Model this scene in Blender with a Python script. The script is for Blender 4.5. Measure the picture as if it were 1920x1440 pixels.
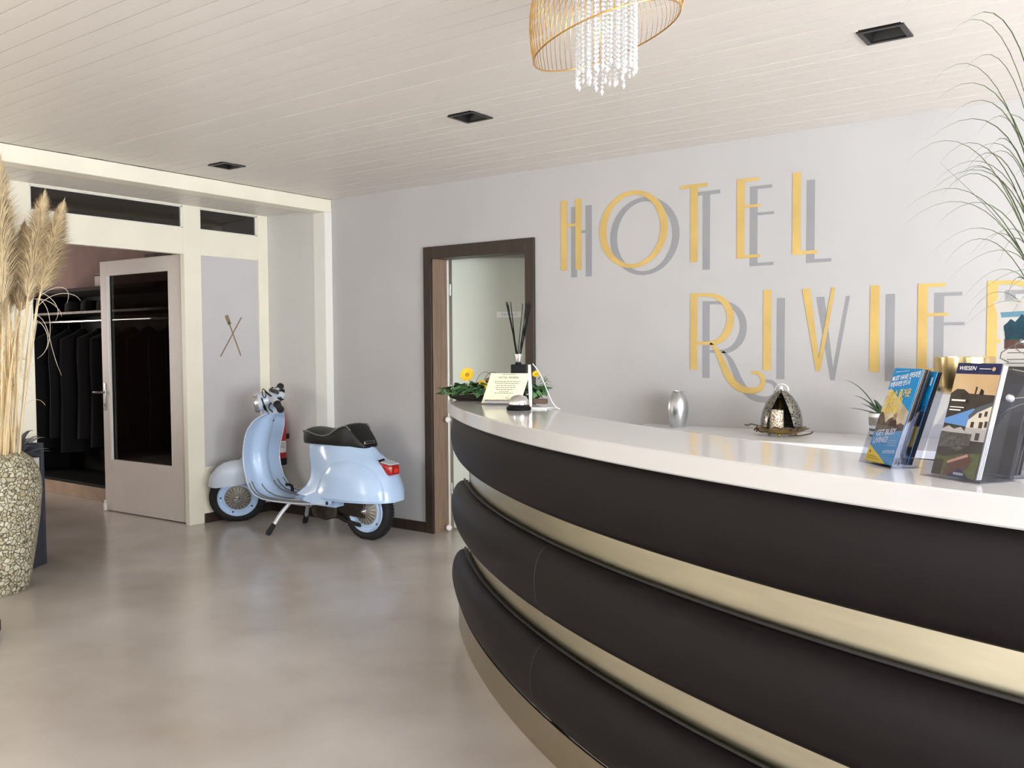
import bpy, math, random
from mathutils import Vector, Matrix, Quaternion
random.seed(7)
R = math.radians
sc = bpy.context.scene
for o in list(bpy.data.objects):
    bpy.data.objects.remove(o)
COL = sc.collection

# ------------------------------------------------------------------ camera, world, light, exposure
H = 2.438
cam_d = bpy.data.cameras.new('camera')
cam = bpy.data.objects.new('camera', cam_d)
COL.objects.link(cam)
yaw, pit, rol = R(-35.886), R(-2.485), R(-0.326)
fw = Vector((math.sin(yaw) * math.cos(pit), math.cos(yaw) * math.cos(pit), math.sin(pit)))
r0 = Vector((math.cos(yaw), -math.sin(yaw), 0))
u0 = r0.cross(fw)
cr = r0 * math.cos(rol) + u0 * math.sin(rol)
cu = u0 * math.cos(rol) - r0 * math.sin(rol)
cam.matrix_world = Matrix(((cr.x, cu.x, -fw.x, 5.0669), (cr.y, cu.y, -fw.y, -4.6710), (cr.z, cu.z, -fw.z, 1.32), (0, 0, 0, 1)))
cam_d.sensor_fit = 'HORIZONTAL'
cam_d.sensor_width = 36.0
cam_d.lens = 36.0 * 1651.7 / 1920.0
cam_d.clip_start = 0.02
sc.camera = cam

world = bpy.data.worlds.new('daylight')
sc.world = world
world.use_nodes = True
wn = world.node_tree.nodes['Background']
wn.inputs[0].default_value = (0.78, 0.88, 1.0, 1)
wn.inputs[1].default_value = 1.0

def area(name, loc, target, sx, sy, power, col):
    d = bpy.data.lights.new(name, 'AREA')
    d.shape = 'RECTANGLE'; d.size = sx; d.size_y = sy; d.energy = power; d.color = col
    o = bpy.data.objects.new(name, d)
    COL.objects.link(o)
    o.location = loc
    o.rotation_euler = (Vector(target) - Vector(loc)).to_track_quat('-Z', 'Y').to_euler()
    return o

# daylight entering through the three big windows behind and beside the photographer
area('window_light', (8.95, -3.9, 1.25), (0, -3.9, 1.25), 4.4, 1.9, 300, (0.88, 0.94, 1.0))
area('window_light', (5.6, -7.95, 1.25), (5.6, 0, 1.25), 4.6, 1.9, 9, (0.93, 0.96, 1.0))
area('window_light', (1.6, -7.95, 1.25), (1.6, 0, 1.25), 1.8, 1.9, 44, (1.0, 0.95, 0.87))
area('corridor_lamp', (1.9, 1.9, 2.28), (1.9, 1.9, 0), 0.9, 0.9, 14, (1.0, 0.95, 0.86))
area('cloakroom_fill', (-4.9, -2.2, 1.5), (0, -1.2, 1.4), 1.2, 1.2, 30, (1.0, 0.93, 0.88))  # unseen fill added to brighten the cloakroom plaster; no window is built there
sd_ = bpy.data.lights.new('sun', 'SUN'); sd_.energy = 42; sd_.angle = R(0.6); sd_.color = (1.0, 0.97, 0.94)
so_ = bpy.data.objects.new('sun', sd_); COL.objects.link(so_)
so_.rotation_euler = Vector((-.52, .06, -.85)).to_track_quat('-Z', 'Y').to_euler()

vs = sc.view_settings
vs.view_transform = 'Standard'
vs.look = 'None'
vs.gamma = 1.0
vs.exposure = 0.84
vs.use_curve_mapping = False

# ------------------------------------------------------------------ helpers
def lin(c):
    return tuple(((v / 255) / 12.92) if v / 255 <= 0.04045 else (((v / 255) + 0.055) / 1.055) ** 2.4 for v in c) + (1,)

MATS = {}
def mat(name, rgb, rough=0.5, metal=0.0, spec=0.5, var=0.0, vscale=6.0, bump=0.0, bscale=60.0, coat=0.0, trans=0.0, rgb2=None, detail=4.0, stretch=None, sheen=0.0, rvar=0.0):
    m = bpy.data.materials.new(name)
    m.use_nodes = True
    nt = m.node_tree
    b = nt.nodes['Principled BSDF']
    b.inputs['Base Color'].default_value = lin(rgb)
    b.inputs['Roughness'].default_value = rough
    b.inputs['Metallic'].default_value = metal
    b.inputs['Specular IOR Level'].default_value = spec
    b.inputs['Coat Weight'].default_value = coat
    b.inputs['Coat Roughness'].default_value = 0.08
    b.inputs['Transmission Weight'].default_value = trans
    b.inputs['Sheen Weight'].default_value = sheen
    tc = nt.nodes.new('ShaderNodeTexCoord')
    src = tc.outputs['Object']
    if stretch:
        mp = nt.nodes.new('ShaderNodeMapping')
        mp.inputs['Scale'].default_value = stretch
        nt.links.new(src, mp.inputs['Vector']); src = mp.outputs['Vector']
    if var or rgb2:
        n = nt.nodes.new('ShaderNodeTexNoise')
        n.inputs['Scale'].default_value = vscale
        n.inputs['Detail'].default_value = detail
        nt.links.new(src, n.inputs['Vector'])
        mx = nt.nodes.new('ShaderNodeMix'); mx.data_type = 'RGBA'
        c = rgb
        a = rgb2 if rgb2 else tuple(max(0, v * (1 - var)) for v in c)
        mx.inputs['A'].default_value = lin(a)
        mx.inputs['B'].default_value = lin(c if rgb2 else tuple(min(255, v * (1 + var)) for v in c))
        mr = nt.nodes.new('ShaderNodeMapRange')
        mr.inputs['From Min'].default_value = 0.3; mr.inputs['From Max'].default_value = 0.7
        nt.links.new(n.outputs['Fac'], mr.inputs['Value'])
        nt.links.new(mr.outputs['Result'], mx.inputs['Factor'])
        nt.links.new(mx.outputs['Result'], b.inputs['Base Color'])
        if rvar:
            m2 = nt.nodes.new('ShaderNodeMapRange')
            m2.inputs['To Min'].default_value = rough - rvar; m2.inputs['To Max'].default_value = rough + rvar
            nt.links.new(n.outputs['Fac'], m2.inputs['Value'])
            nt.links.new(m2.outputs['Result'], b.inputs['Roughness'])
    if bump:
        n2 = nt.nodes.new('ShaderNodeTexNoise')
        n2.inputs['Scale'].default_value = bscale
        n2.inputs['Detail'].default_value = 3
        nt.links.new(src, n2.inputs['Vector'])
        bp = nt.nodes.new('ShaderNodeBump')
        bp.inputs['Strength'].default_value = bump
        bp.inputs['Distance'].default_value = 0.01
        nt.links.new(n2.outputs['Fac'], bp.inputs['Height'])
        nt.links.new(bp.outputs['Normal'], b.inputs['Normal'])
    MATS[name] = m
    return m

def glass(name, tint, gloss=0.12, rough=0.02, ior=1.45):
    m = bpy.data.materials.new(name); m.use_nodes = True
    nt = m.node_tree
    for n in list(nt.nodes): nt.nodes.remove(n)
    out = nt.nodes.new('ShaderNodeOutputMaterial')
    t = nt.nodes.new('ShaderNodeBsdfTransparent'); t.inputs[0].default_value = tint
    g = nt.nodes.new('ShaderNodeBsdfGlossy'); g.inputs['Roughness'].default_value = rough
    lw = nt.nodes.new('ShaderNodeLayerWeight'); lw.inputs['Blend'].default_value = .5
    fr = nt.nodes.new('ShaderNodeMath'); fr.operation = 'POWER'; fr.inputs[1].default_value = 6.0
    nt.links.new(lw.outputs['Facing'], fr.inputs[0])
    ad = nt.nodes.new('ShaderNodeMath'); ad.operation = 'ADD'; ad.inputs[1].default_value = gloss; ad.use_clamp = True
    mx = nt.nodes.new('ShaderNodeMixShader')
    hf = nt.nodes.new('ShaderNodeMath'); hf.operation = 'MULTIPLY'; hf.inputs[1].default_value = .55
    nt.links.new(fr.outputs[0], hf.inputs[0]); nt.links.new(hf.outputs[0], ad.inputs[0])
    nt.links.new(ad.outputs[0], mx.inputs[0])
    nt.links.new(t.outputs[0], mx.inputs[1]); nt.links.new(g.outputs[0], mx.inputs[2])
    nt.links.new(mx.outputs[0], out.inputs[0])
    MATS[name] = m
    return m

class G:
    """collects geometry for one mesh"""
    def __init__(s): s.v = []; s.f = []; s.m = []; s.mi = 0
    def add(s, vs, fs):
        o = len(s.v)
        s.v += [tuple(v) for v in vs]
        s.f += [tuple(i + o for i in f) for f in fs]
        s.m += [s.mi] * len(fs)
        return s
    def box(s, a, b):
        x0, y0, z0 = (min(p, q) for p, q in zip(a, b)); x1, y1, z1 = (max(p, q) for p, q in zip(a, b))
        return s.add([(x0, y0, z0), (x1, y0, z0), (x1, y1, z0), (x0, y1, z0), (x0, y0, z1), (x1, y0, z1), (x1, y1, z1), (x0, y1, z1)],
                     [(0, 3, 2, 1), (4, 5, 6, 7), (0, 1, 5, 4), (1, 2, 6, 5), (2, 3, 7, 6), (3, 0, 4, 7)])
    def loft(s, rings, closed=True, cap=True):
        n = len(rings[0]); vs = [p for r in rings for p in r]; fs = []
        for i in range(len(rings) - 1):
            for j in range(n if closed else n - 1):
                k = (j + 1) % n
                fs.append((i * n + j, i * n + k, (i + 1) * n + k, (i + 1) * n + j))
        if cap and closed:
            fs.append(tuple(reversed(range(n)))); fs.append(tuple(range((len(rings) - 1) * n, len(rings) * n)))
        return s.add(vs, fs)
    def lathe(s, prof, c=(0, 0, 0), n=24, axis=(0, 0, 1), cap=True, a0=0.0, a1=2 * math.pi):
        ax = Vector(axis).normalized()
        e1 = Vector((1, 0, 0)) if abs(ax.x) < .9 else Vector((0, 1, 0))
        e1 = (e1 - ax * e1.dot(ax)).normalized(); e2 = ax.cross(e1); c = Vector(c)
        full = abs(a1 - a0 - 2 * math.pi) < 1e-6
        k = n if full else n + 1
        rings = []
        for r, z in prof:
            rings.append([c + ax * z + (e1 * math.cos(a0 + (a1 - a0) * i / n) + e2 * math.sin(a0 + (a1 - a0) * i / n)) * r for i in range(k)])
        return s.loft(rings, closed=full, cap=cap and full)
    def cyl(s, p, q, r, r2=None, n=16):
        p = Vector(p); q = Vector(q)
        return s.lathe([(r, 0), (r if r2 is None else r2, (q - p).length)], p, n, q - p)
    def tube(s, pts, r, n=6, closed=False, flat=None):
        pts = [Vector(p) for p in pts]; m = len(pts)
        rs = r if isinstance(r, (list, tuple)) else [r] * m
        rings = []; up = Vector((0.31, 0.17, 0.93)); prev = None
        for i in range(m):
            if closed: t = pts[(i + 1) % m] - pts[i - 1]
            else: t = pts[min(i + 1, m - 1)] - pts[max(i - 1, 0)]
            t.normalize()
            e = (prev if prev else up) - t * (prev if prev else up).dot(t)
            if e.length < 1e-4: e = t.orthogonal()
            e.normalize(); prev = e; f = t.cross(e)
            rings.append([pts[i] + (e * math.cos(2 * math.pi * j / n) + f * math.sin(2 * math.pi * j / n) * (flat or 1)) * rs[i] for j in range(n)])
        if closed:
            rings.append(rings[0]); return s.loft(rings, cap=False)
        return s.loft(rings)
    def prism(s, poly, ex, ey, ez, o, d):
        """polygon (2d) in the plane o + ex*a + ey*b, thickness d along ez"""
        ex, ey, ez, o = Vector(ex), Vector(ey), Vector(ez), Vector(o); n = len(poly)
        a = [o + ex * p[0] + ey * p[1] for p in poly]; b = [p + ez * d for p in a]
        return s.add(a + b, [tuple(reversed(range(n))), tuple(range(n, 2 * n))] + [(i, (i + 1) % n, n + (i + 1) % n, n + i) for i in range(n)])
    def sphere(s, c, r, n=12, k=8, sz=(1, 1, 1)):
        c = Vector(c)
        rings = [[c + Vector((math.cos(2 * math.pi * j / n) * math.sin(a) * r * sz[0], math.sin(2 * math.pi * j / n) * math.sin(a) * r * sz[1], -math.cos(a) * r * sz[2])) for j in range(n)] for a in [math.pi * (i + .02) / (k + .04) for i in range(k + 1)]]
        return s.loft(rings)
    def xf(s, M):
        s.v = [tuple(M @ Vector(v)) for v in s.v]; return s
    def mesh(s, name, mats, smooth=True):
        me = bpy.data.meshes.new(name)
        me.from_pydata(s.v, [], s.f)
        for mm in (mats if isinstance(mats, (list, tuple)) else [mats]): me.materials.append(MATS[mm])
        if any(s.m): me.polygons.foreach_set('material_index', s.m)
        if smooth:
            me.polygons.foreach_set('use_smooth', [True] * len(me.polygons))
            me.set_sharp_from_angle(angle=R(38))
        me.update()
        return me
    def build(s, name, mats, parent=None, smooth=True, bevel=0.0, loc=None, rotz=None, recalc=True):
        me = s.mesh(name, mats, smooth)
        if recalc: fixn(me)
        o = bpy.data.objects.new(name, me); COL.objects.link(o)
        if parent: o.parent = parent
        if loc: o.location = loc
        if rotz: o.rotation_euler = (0, 0, rotz)
        if bevel:
            bv = o.modifiers.new('bevel', 'BEVEL'); bv.width = bevel; bv.segments = 2; bv.limit_method = 'ANGLE'; bv.angle_limit = R(40)
        return o

import bmesh
def fixn(me):
    bm = bmesh.new(); bm.from_mesh(me); bmesh.ops.recalc_face_normals(bm, faces=bm.faces); bm.to_mesh(me); bm.free()

def thing(name, label, cat, loc=(0, 0, 0), rotz=0, group=None, kind=None):
    o = bpy.data.objects.new(name, None); COL.objects.link(o)
    o.location = loc; o.rotation_euler = (0, 0, rotz); o.empty_display_size = .1
    return tag(o, label, cat, group, kind)
def tag(o, label, cat, group=None, kind=None):
    if label: o['label'] = label
    if cat: o['category'] = cat
    if group: o['group'] = group
    if kind: o['kind'] = kind
    return o
def copy_obj(o, parent=None):
    c = o.copy(); COL.objects.link(c)
    if parent: c.parent = parent
    return c
def shared(name, me, parent, M=None):
    o = bpy.data.objects.new(name, me); COL.objects.link(o); o.parent = parent
    if M is not None: o.matrix_local = M
    return o
def frame(o, ex, ey, ez):
    ex, ey, ez, o = Vector(ex), Vector(ey), Vector(ez), Vector(o)
    return Matrix(((ex.x, ey.x, ez.x, o.x), (ex.y, ey.y, ez.y, o.y), (ex.z, ey.z, ez.z, o.z), (0, 0, 0, 1)))
def text_mesh(body, size, M, matname, name, parent, align='LEFT', extrude=0.0002, shear=0.0, sx=1.0, bold=0.0):
    cu_ = bpy.data.curves.new(name, 'FONT'); cu_.body = body; cu_.size = size; cu_.align_x = align
    cu_.extrude = extrude; cu_.offset = bold; cu_.shear = shear; cu_.resolution_u = 3
    to = bpy.data.objects.new('tmp', cu_); COL.objects.link(to)
    bpy.context.view_layer.update()
    me = bpy.data.meshes.new_from_object(to.evaluated_get(bpy.context.evaluated_depsgraph_get()))
    bpy.data.objects.remove(to); bpy.data.curves.remove(cu_)
    me.transform(M @ Matrix.Diagonal((sx, 1, 1, 1)))
    me.materials.clear(); me.materials.append(MATS[matname])
    o = bpy.data.objects.new(name, me); COL.objects.link(o)
    if parent: o.parent = parent
    return o
def bez(p0, p1, p2, p3, n=12):
    p0, p1, p2, p3 = map(Vector, (p0, p1, p2, p3)); out = []
    for i in range(n + 1):
        t = i / n; q = 1 - t
        out.append(p0 * q ** 3 + p1 * 3 * q * q * t + p2 * 3 * q * t * t + p3 * t ** 3)
    return out
def interp(tab, x):
    if x <= tab[0][0]: return tab[0][1]
    for (a, b), (c, d) in zip(tab, tab[1:]):
        if x <= c: return b + (d - b) * (x - a) / (c - a)
    return tab[-1][1]
def smooth_tab(tab, x):
    return (interp(tab, x - .012) + 2 * interp(tab, x) + interp(tab, x + .012)) / 4
def blade(pts, w, side):
    """thin folded leaf blade with thickness along pts"""
    pts = [Vector(p) for p in pts]; n = len(pts) - 1; g = G(); rings = []
    for i, p in enumerate(pts):
        t = (pts[min(i + 1, n)] - pts[max(i - 1, 0)]).normalized()
        sdir = (Vector(side) - t * Vector(side).dot(t)).normalized(); nn = t.cross(sdir)
        k = i / n
        ww = w * (0.55 + 1.2 * k if k < .3 else 0.91) * (1 - max(0, k - .3) / .7) ** 0.7 + .0003
        rings.append([p - sdir * ww, p + nn * ww * .35, p + sdir * ww, p - nn * ww * .1])
    g.loft(rings); return g

# ------------------------------------------------------------------ materials
mat('wall_paint', (188, 185, 184), .75, var=.02, vscale=1.5, bump=.04, bscale=250)
mat('rough_plaster', (220, 217, 212), .85, bump=.55, bscale=90)
mat('cream_paint', (246, 239, 220), .4, var=.015, vscale=3)
mat('white_trim', (240, 238, 230), .4)
mat('grey_panel', (203, 199, 199), .6, var=.015, vscale=2)
mat('ceiling_paint', (232, 225, 218), .42, var=.02, vscale=2.5, stretch=(.3, 2, 1))
mat('gap_dark', (92, 82, 74), .9)
mat('floor_resin', (202, 196, 191), .22, spec=.5, rgb2=(172, 161, 152), vscale=1.1, detail=6, rvar=.06, bump=.015, bscale=14)
mat('dark_wood', (52, 40, 32), .42, var=.18, vscale=9, stretch=(6, 6, .6))
mat('mid_wood', (140, 116, 98), .45, var=.1, vscale=8, stretch=(8, 8, .6))
mat('door_grey', (220, 212, 203), .42, var=.01)
mat('door_pale', (206, 211, 198), .45, var=.015, vscale=2)
mat('black', (9, 9, 9), .6, spec=.25)
mat('soft_black', (26, 24, 24), .7, bump=.2, bscale=40)
mat('black_frame', (24, 22, 21), .35)
mat('steel', (190, 190, 190), .25, 1)
mat('chrome', (225, 225, 225), .08, 1)
mat('mauve_plaster', (150, 125, 118), .85, var=.05, vscale=4)
mat('plinth_wood', (176, 152, 128), .45, var=.08, vscale=5)
mat('leather', (22, 16, 18), .5, spec=.22, var=.05, vscale=4, bump=.08, bscale=900)
mat('leather_edge', (20, 16, 16), .5)
mat('brass_sheet', (200, 193, 171), .36, 1, var=.03, vscale=4, stretch=(1, 1, 8))
mat('toe_metal', (176, 166, 146), .35, 1)
mat('solid_white', (214, 212, 212), .10, spec=.9)
mat('counter_white', (238, 237, 238), .22, spec=.5)
mat('gold_paint', (206, 173, 102), .6, var=.05, vscale=5)
mat('grey_paint', (150, 149, 152), .7, var=.02, vscale=5)
mat('scooter_blue', (188, 213, 245), .25, coat=.35)
mat('scooter_pale', (206, 216, 230), .25, coat=.6)
mat('rubber', (22, 21, 22), .75, bump=.1, bscale=200)
mat('seat_vinyl', (9, 8, 8), .45, bump=.06, bscale=600)
mat('piping_grey', (120, 116, 112), .5)
mat('cast_metal', (156, 150, 140), .5, .3, var=.1, vscale=30)
mat('dark_metal', (62, 56, 50), .45, .8, var=.2, vscale=20)
mat('red_lens', (170, 16, 14), .15, coat=.6)
mat('red_bright', (235, 50, 36), .2)
mat('red_paint', (196, 28, 30), .3, coat=.4)
mat('paper_white', (240, 238, 236), .6)
mat('navy', (26, 34, 84), .45)
mat('sky_blue', (12, 132, 196), .4)
mat('mid_blue', (72, 150, 200), .4)
mat('yellow_print', (240, 205, 60), .4)
mat('sepia_pale', (206, 196, 170), .5, rgb2=(165, 148, 122), vscale=30)
mat('sepia_dark', (104, 86, 72), .5, rgb2=(64, 52, 44), vscale=60)
mat('figure_dark', (58, 40, 34), .5)
mat('skin_print', (150, 118, 98), .5)
mat('sunset', (214, 188, 148), .4, rgb2=(194, 156, 108), vscale=8)
mat('print_dark', (66, 56, 48), .4, rgb2=(46, 40, 36), vscale=40)
mat('print_house', (216, 208, 192), .4)
mat('print_roof', (96, 146, 206), .4)
mat('print_slate', (84, 88, 96), .4)
mat('print_green', (112, 118, 58), .4, rgb2=(70, 78, 44), vscale=60)
mat('print_brown', (110, 66, 50), .4, rgb2=(86, 52, 44), vscale=50)
mat('print_pink', (214, 150, 136), .4)
mat('print_crowd', (60, 56, 48), .4, rgb2=(120, 112, 100), vscale=160)
mat('print_teal', (38, 92, 112), .4, rgb2=(30, 66, 84), vscale=60)
mat('print_sky', (126, 178, 208), .4)
mat('print_heath', (120, 82, 70), .4, rgb2=(92, 66, 60), vscale=120)
mat('bronze', (150, 130, 104), .5, .3)
mat('pale_ink', (150, 148, 142), .6)
mat('alu_paint', (206, 208, 212), .35, .3)
mat('seam_thread', (72, 62, 62), .6)
mat('ink', (88, 84, 78), .6)
mat('card_cream', (236, 231, 200), .55)
mat('grey_leaflet', (70, 68, 70), .45)
mat('silver_vase', (205, 208, 212), .3, 1, bump=.05, bscale=110)
mat('gold_metal', (214, 168, 92), .25, 1)
mat('old_brass', (158, 136, 84), .28, 1, var=.12, vscale=14)
mat('bright_brass', (216, 190, 140), .2, 1, var=.08, vscale=10)
mat('twig', (74, 58, 46), .8, var=.2, vscale=40)
mat('twig_dark', (48, 38, 32), .85, var=.25, vscale=40, bump=.6, bscale=80)
mat('leaf_dark', (38, 78, 40), .5, rgb2=(58, 104, 54), vscale=18)
mat('leaf_light', (104, 146, 92), .5, rgb2=(72, 122, 66), vscale=18)
mat('petal_yellow', (250, 206, 36), .5)
mat('flower_heart', (196, 150, 30), .7)
mat('grass_green', (64, 88, 52), .5, rgb2=(104, 128, 78), vscale=9)
mat('grass_pale', (128, 142, 104), .5, rgb2=(92, 112, 74), vscale=9)
mat('dark_vase', (62, 62, 66), .4, var=.1, vscale=8)
mat('wire_silver', (170, 166, 160), .3, .9)
mat('agave', (44, 66, 48), .45, rgb2=(70, 96, 66), vscale=14)
mat('pampas_a', (236, 214, 176), .9, var=.1, vscale=22)
mat('pampas_b', (212, 186, 148), .9, var=.12, vscale=22)
mat('straw', (232, 208, 164), .7, var=.1, vscale=14, stretch=(6, 6, .5))
mat('straw_pale', (214, 204, 186), .7)
mat('slate_box', (58, 60, 70), .6, var=.06, vscale=12)
mat('pot_white', (226, 226, 214), .5)
mat('grey_leaf', (124, 126, 132), .5, rgb2=(84, 86, 94), vscale=12)
mat('card_box', (214, 206, 196), .7)
mat('coat_black', (10, 9, 10), .9, bump=.3, bscale=30)
mat('coat_navy', (12, 13, 17), .9, bump=.3, bscale=30)
mat('hat_dark', (30, 27, 26), .9)
mat('paper_sign', (238, 238, 236), .5)
mat('block_wood', (96, 74, 66), .5, var=.1, vscale=20)
glass('clear_glass', (.86, .88, .88, 1), .10)
glass('door_glass', (.42, .42, .40, 1), .06)
glass('acrylic', (.90, .91, .95, 1), .05, .03)
glass('transom_glass', (.30, .31, .31, 1), .10)

def special():
    # crushed-shell mosaic of the floor vase
    m = mat('shell_mosaic', (200, 190, 160), .35)
    nt = m.node_tree; b = nt.nodes['Principled BSDF']; tc = nt.nodes['Texture Coordinate']
    dn = nt.nodes.new('ShaderNodeTexNoise'); dn.inputs['Scale'].default_value = 26
    nt.links.new(tc.outputs['Object'], dn.inputs['Vector'])
    mxv = nt.nodes.new('ShaderNodeMix'); mxv.data_type = 'VECTOR'; mxv.inputs['Factor'].default_value = .035
    nt.links.new(tc.outputs['Object'], mxv.inputs[4]); nt.links.new(dn.outputs['Color'], mxv.inputs[5])
    v = nt.nodes.new('ShaderNodeTexVoronoi'); v.feature = 'DISTANCE_TO_EDGE'; v.inputs['Scale'].default_value = 44
    v2 = nt.nodes.new('ShaderNodeTexVoronoi'); v2.inputs['Scale'].default_value = 44
    nt.links.new(mxv.outputs[1], v.inputs['Vector']); nt.links.new(mxv.outputs[1], v2.inputs['Vector'])
    mr = nt.nodes.new('ShaderNodeMapRange'); mr.inputs['From Min'].default_value = .02; mr.inputs['From Max'].default_value = .11
    nt.links.new(v.outputs['Distance'], mr.inputs['Value'])
    cr_ = nt.nodes.new('ShaderNodeValToRGB')
    cr_.color_ramp.elements[0].color = lin((182, 170, 138)); cr_.color_ramp.elements[1].color = lin((226, 220, 196))
    sp = nt.nodes.new('ShaderNodeSeparateColor'); nt.links.new(v2.outputs['Color'], sp.inputs[0]); nt.links.new(sp.outputs[0], cr_.inputs[0])
    mx = nt.nodes.new('ShaderNodeMix'); mx.data_type = 'RGBA'
    mx.inputs['A'].default_value = lin((92, 84, 64))
    nt.links.new(mr.outputs['Result'], mx.inputs['Factor']); nt.links.new(cr_.outputs['Color'], mx.inputs['B'])
    nt.links.new(mx.outputs['Result'], b.inputs['Base Color'])
    bp = nt.nodes.new('ShaderNodeBump'); bp.inputs['Strength'].default_value = .7; bp.inputs['Distance'].default_value = .006
    nt.links.new(mr.outputs['Result'], bp.inputs['Height']); nt.links.new(bp.outputs['Normal'], b.inputs['Normal'])
    # mottled mercury metal of the lantern, with its punched holes
    m = mat('mercury_metal', (150, 142, 128), .25, .9)
    nt = m.node_tree; b = nt.nodes['Principled BSDF']; tc = nt.nodes['Texture Coordinate']
    v = nt.nodes.new('ShaderNodeTexVoronoi'); v.inputs['Scale'].default_value = 95
    nt.links.new(tc.outputs['Object'], v.inputs['Vector'])
    mr = nt.nodes.new('ShaderNodeMapRange'); mr.inputs['From Min'].default_value = .28; mr.inputs['From Max'].default_value = .42
    nt.links.new(v.outputs['Distance'], mr.inputs['Value'])
    mx = nt.nodes.new('ShaderNodeMix'); mx.data_type = 'RGBA'
    mx.inputs['A'].default_value = lin((30, 28, 26)); mx.inputs['B'].default_value = lin((150, 147, 140))
    nt.links.new(mr.outputs['Result'], mx.inputs['Factor']); nt.links.new(mx.outputs['Result'], b.inputs['Base Color'])
    # gold flecked candle glass
    m = mat('candle_glass', (214, 200, 170), .4)
    nt = m.node_tree; b = nt.nodes['Principled BSDF']; tc = nt.nodes['Texture Coordinate']
    n = nt.nodes.new('ShaderNodeTexNoise'); n.inputs['Scale'].default_value = 120
    nt.links.new(tc.outputs['Object'], n.inputs['Vector'])
    r_ = nt.nodes.new('ShaderNodeValToRGB'); r_.color_ramp.elements[0].position = .42; r_.color_ramp.elements[1].position = .56
    r_.color_ramp.elements[0].color = lin((150, 120, 90)); r_.color_ramp.elements[1].color = lin((234, 226, 206))
    nt.links.new(n.outputs['Fac'], r_.inputs[0]); nt.links.new(r_.outputs[0], b.inputs['Base Color'])
    # cut crystal
    m = mat('crystal', (250, 250, 250), .03, trans=.5)
special()

# ================================================================== SETTING
def struct(name, label, cat):
    return thing(name, label, cat, kind='structure')

fl = G().box((-5.2, -8.3, -.06), (9.3, 3.4, 0)).build('floor', 'floor_resin')
tag(fl, 'polished taupe resin floor with cloudy mottling', 'floor', kind='structure')

# ceiling: painted planks running parallel to the lettered wall
ce = struct('ceiling', 'pale painted plank ceiling with narrow dark joints', 'ceiling')
G().box((-.02, -8.2, H + .10), (9.1, .12, H + .16)).build('backing', 'gap_dark', ce)
G().box((-5.4, -8.4, 2.66), (9.4, 3.5, 2.74)).build('sun_blocker', 'gap_dark', ce)  # unseen slab added over all rooms to keep stray sun out
LIGHTS = [(.443, -1.26), (2.356, -1.26), (4.269, -1.26), (6.18, -1.26)]
def plank_mesh(x0, x1, w=.0862):
    g = G()
    prof = [(0, .012), (0, 0), (w, 0), (w, .012)]
    g.loft([[Vector((x, p, z)) for p, z in prof] for x in (x0, x1)])
    g.mi = 1; g.box((x0, w - .001, .0035), (x1, w + .004, .008))
    return g.mesh('plank', ['ceiling_paint', 'gap_dark'], False)
full = plank_mesh(.003, 9.0)
segs = []
xs = [.003] + sum([[lx - .073, lx + .073] for lx, _ in LIGHTS], []) + [9.0]
for a, b in zip(xs[0::2], xs[1::2]): segs.append(plank_mesh(a, b))
for me in [full] + segs: fixn(me)
for k in range(1, 90):
    M = Matrix.Translation((0, -.09 * k + .00175, H + random.uniform(-.0008, .0008)))
    for me in (segs if k in (14, 15) else [full]):
        shared('plank', me, ce, M)
so = plank_mesh(-.672, -.128); fixn(so)
for k in range(1, 45):
    shared('plank', so, ce, Matrix.Translation((0, -.09 * k + .00175 - .066, 2.362)))
G().box((-.72, -4.1, 2.37), (-.12, 0, 2.44)).build('soffit_backing', 'gap_dark', ce)

# right wall (the lettered one) with the dark framed doorway
wr = G().box((-.0, 0, 0), (.972, .15, H + .12)).box((.972, 0, 1.94), (1.848, .15, H + .12)).box((1.848, 0, 0), (9.15, .15, H + .12)).build('wall_right', 'wall_paint', smooth=False)
tag(wr, 'pale grey painted wall carrying the big lettering', 'wall', kind='structure')

# left wall: painted portal beam, alcove and glazed partition
wl = struct('wall_left', 'cream timber partition set back behind a square portal', 'wall')
PX = -.669
def cream(name, y0, y1, z0, z1, m='cream_paint', d=.05, front=PX):
    return G().box((front - d, y0, z0), (front, y1, z1)).build(name, m, wl, bevel=.0025)
cream('wall_board', -8.1, -1.912, 0, 2.372)
cream('mullion', -.826, -.684, 0, 2.372)
cream('corner_post', -.163, -.066, 0, 2.372)
cream('transom_rail', -1.912, -.826, 2.003, 2.196)
cream('transom_rail', -.684, -.163, 2.005, 2.196)
cream('top_rail', -1.912, -.826, 2.352, 2.372)
cream('top_rail', -.684, -.163, 2.352, 2.372)
cream('lower_board', -.684, -.163, 0, .421)
cream('grey_panel', -.684, -.163, .421, 2.005, 'grey_panel', .03, PX - .004)
G().box((PX, -.066, 0), (-.13, .15, 2.40)).build('alcove_side', 'rough_plaster', wl)
bm_ = G().box((-.13, -8.1, 2.338), (0, 0, H - .002)).build('trim_1', 'cream_paint', bevel=.003)
tag(bm_, 'cream portal beam under the planked ceiling', 'trim', kind='structure')
jb = G().box((-.13, -.068, 0), (0, 0.02, 2.338)).build('trim_2', 'white_trim', bevel=.003)
tag(jb, 'white portal jamb beside the grey wall', 'trim', kind='structure')
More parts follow.
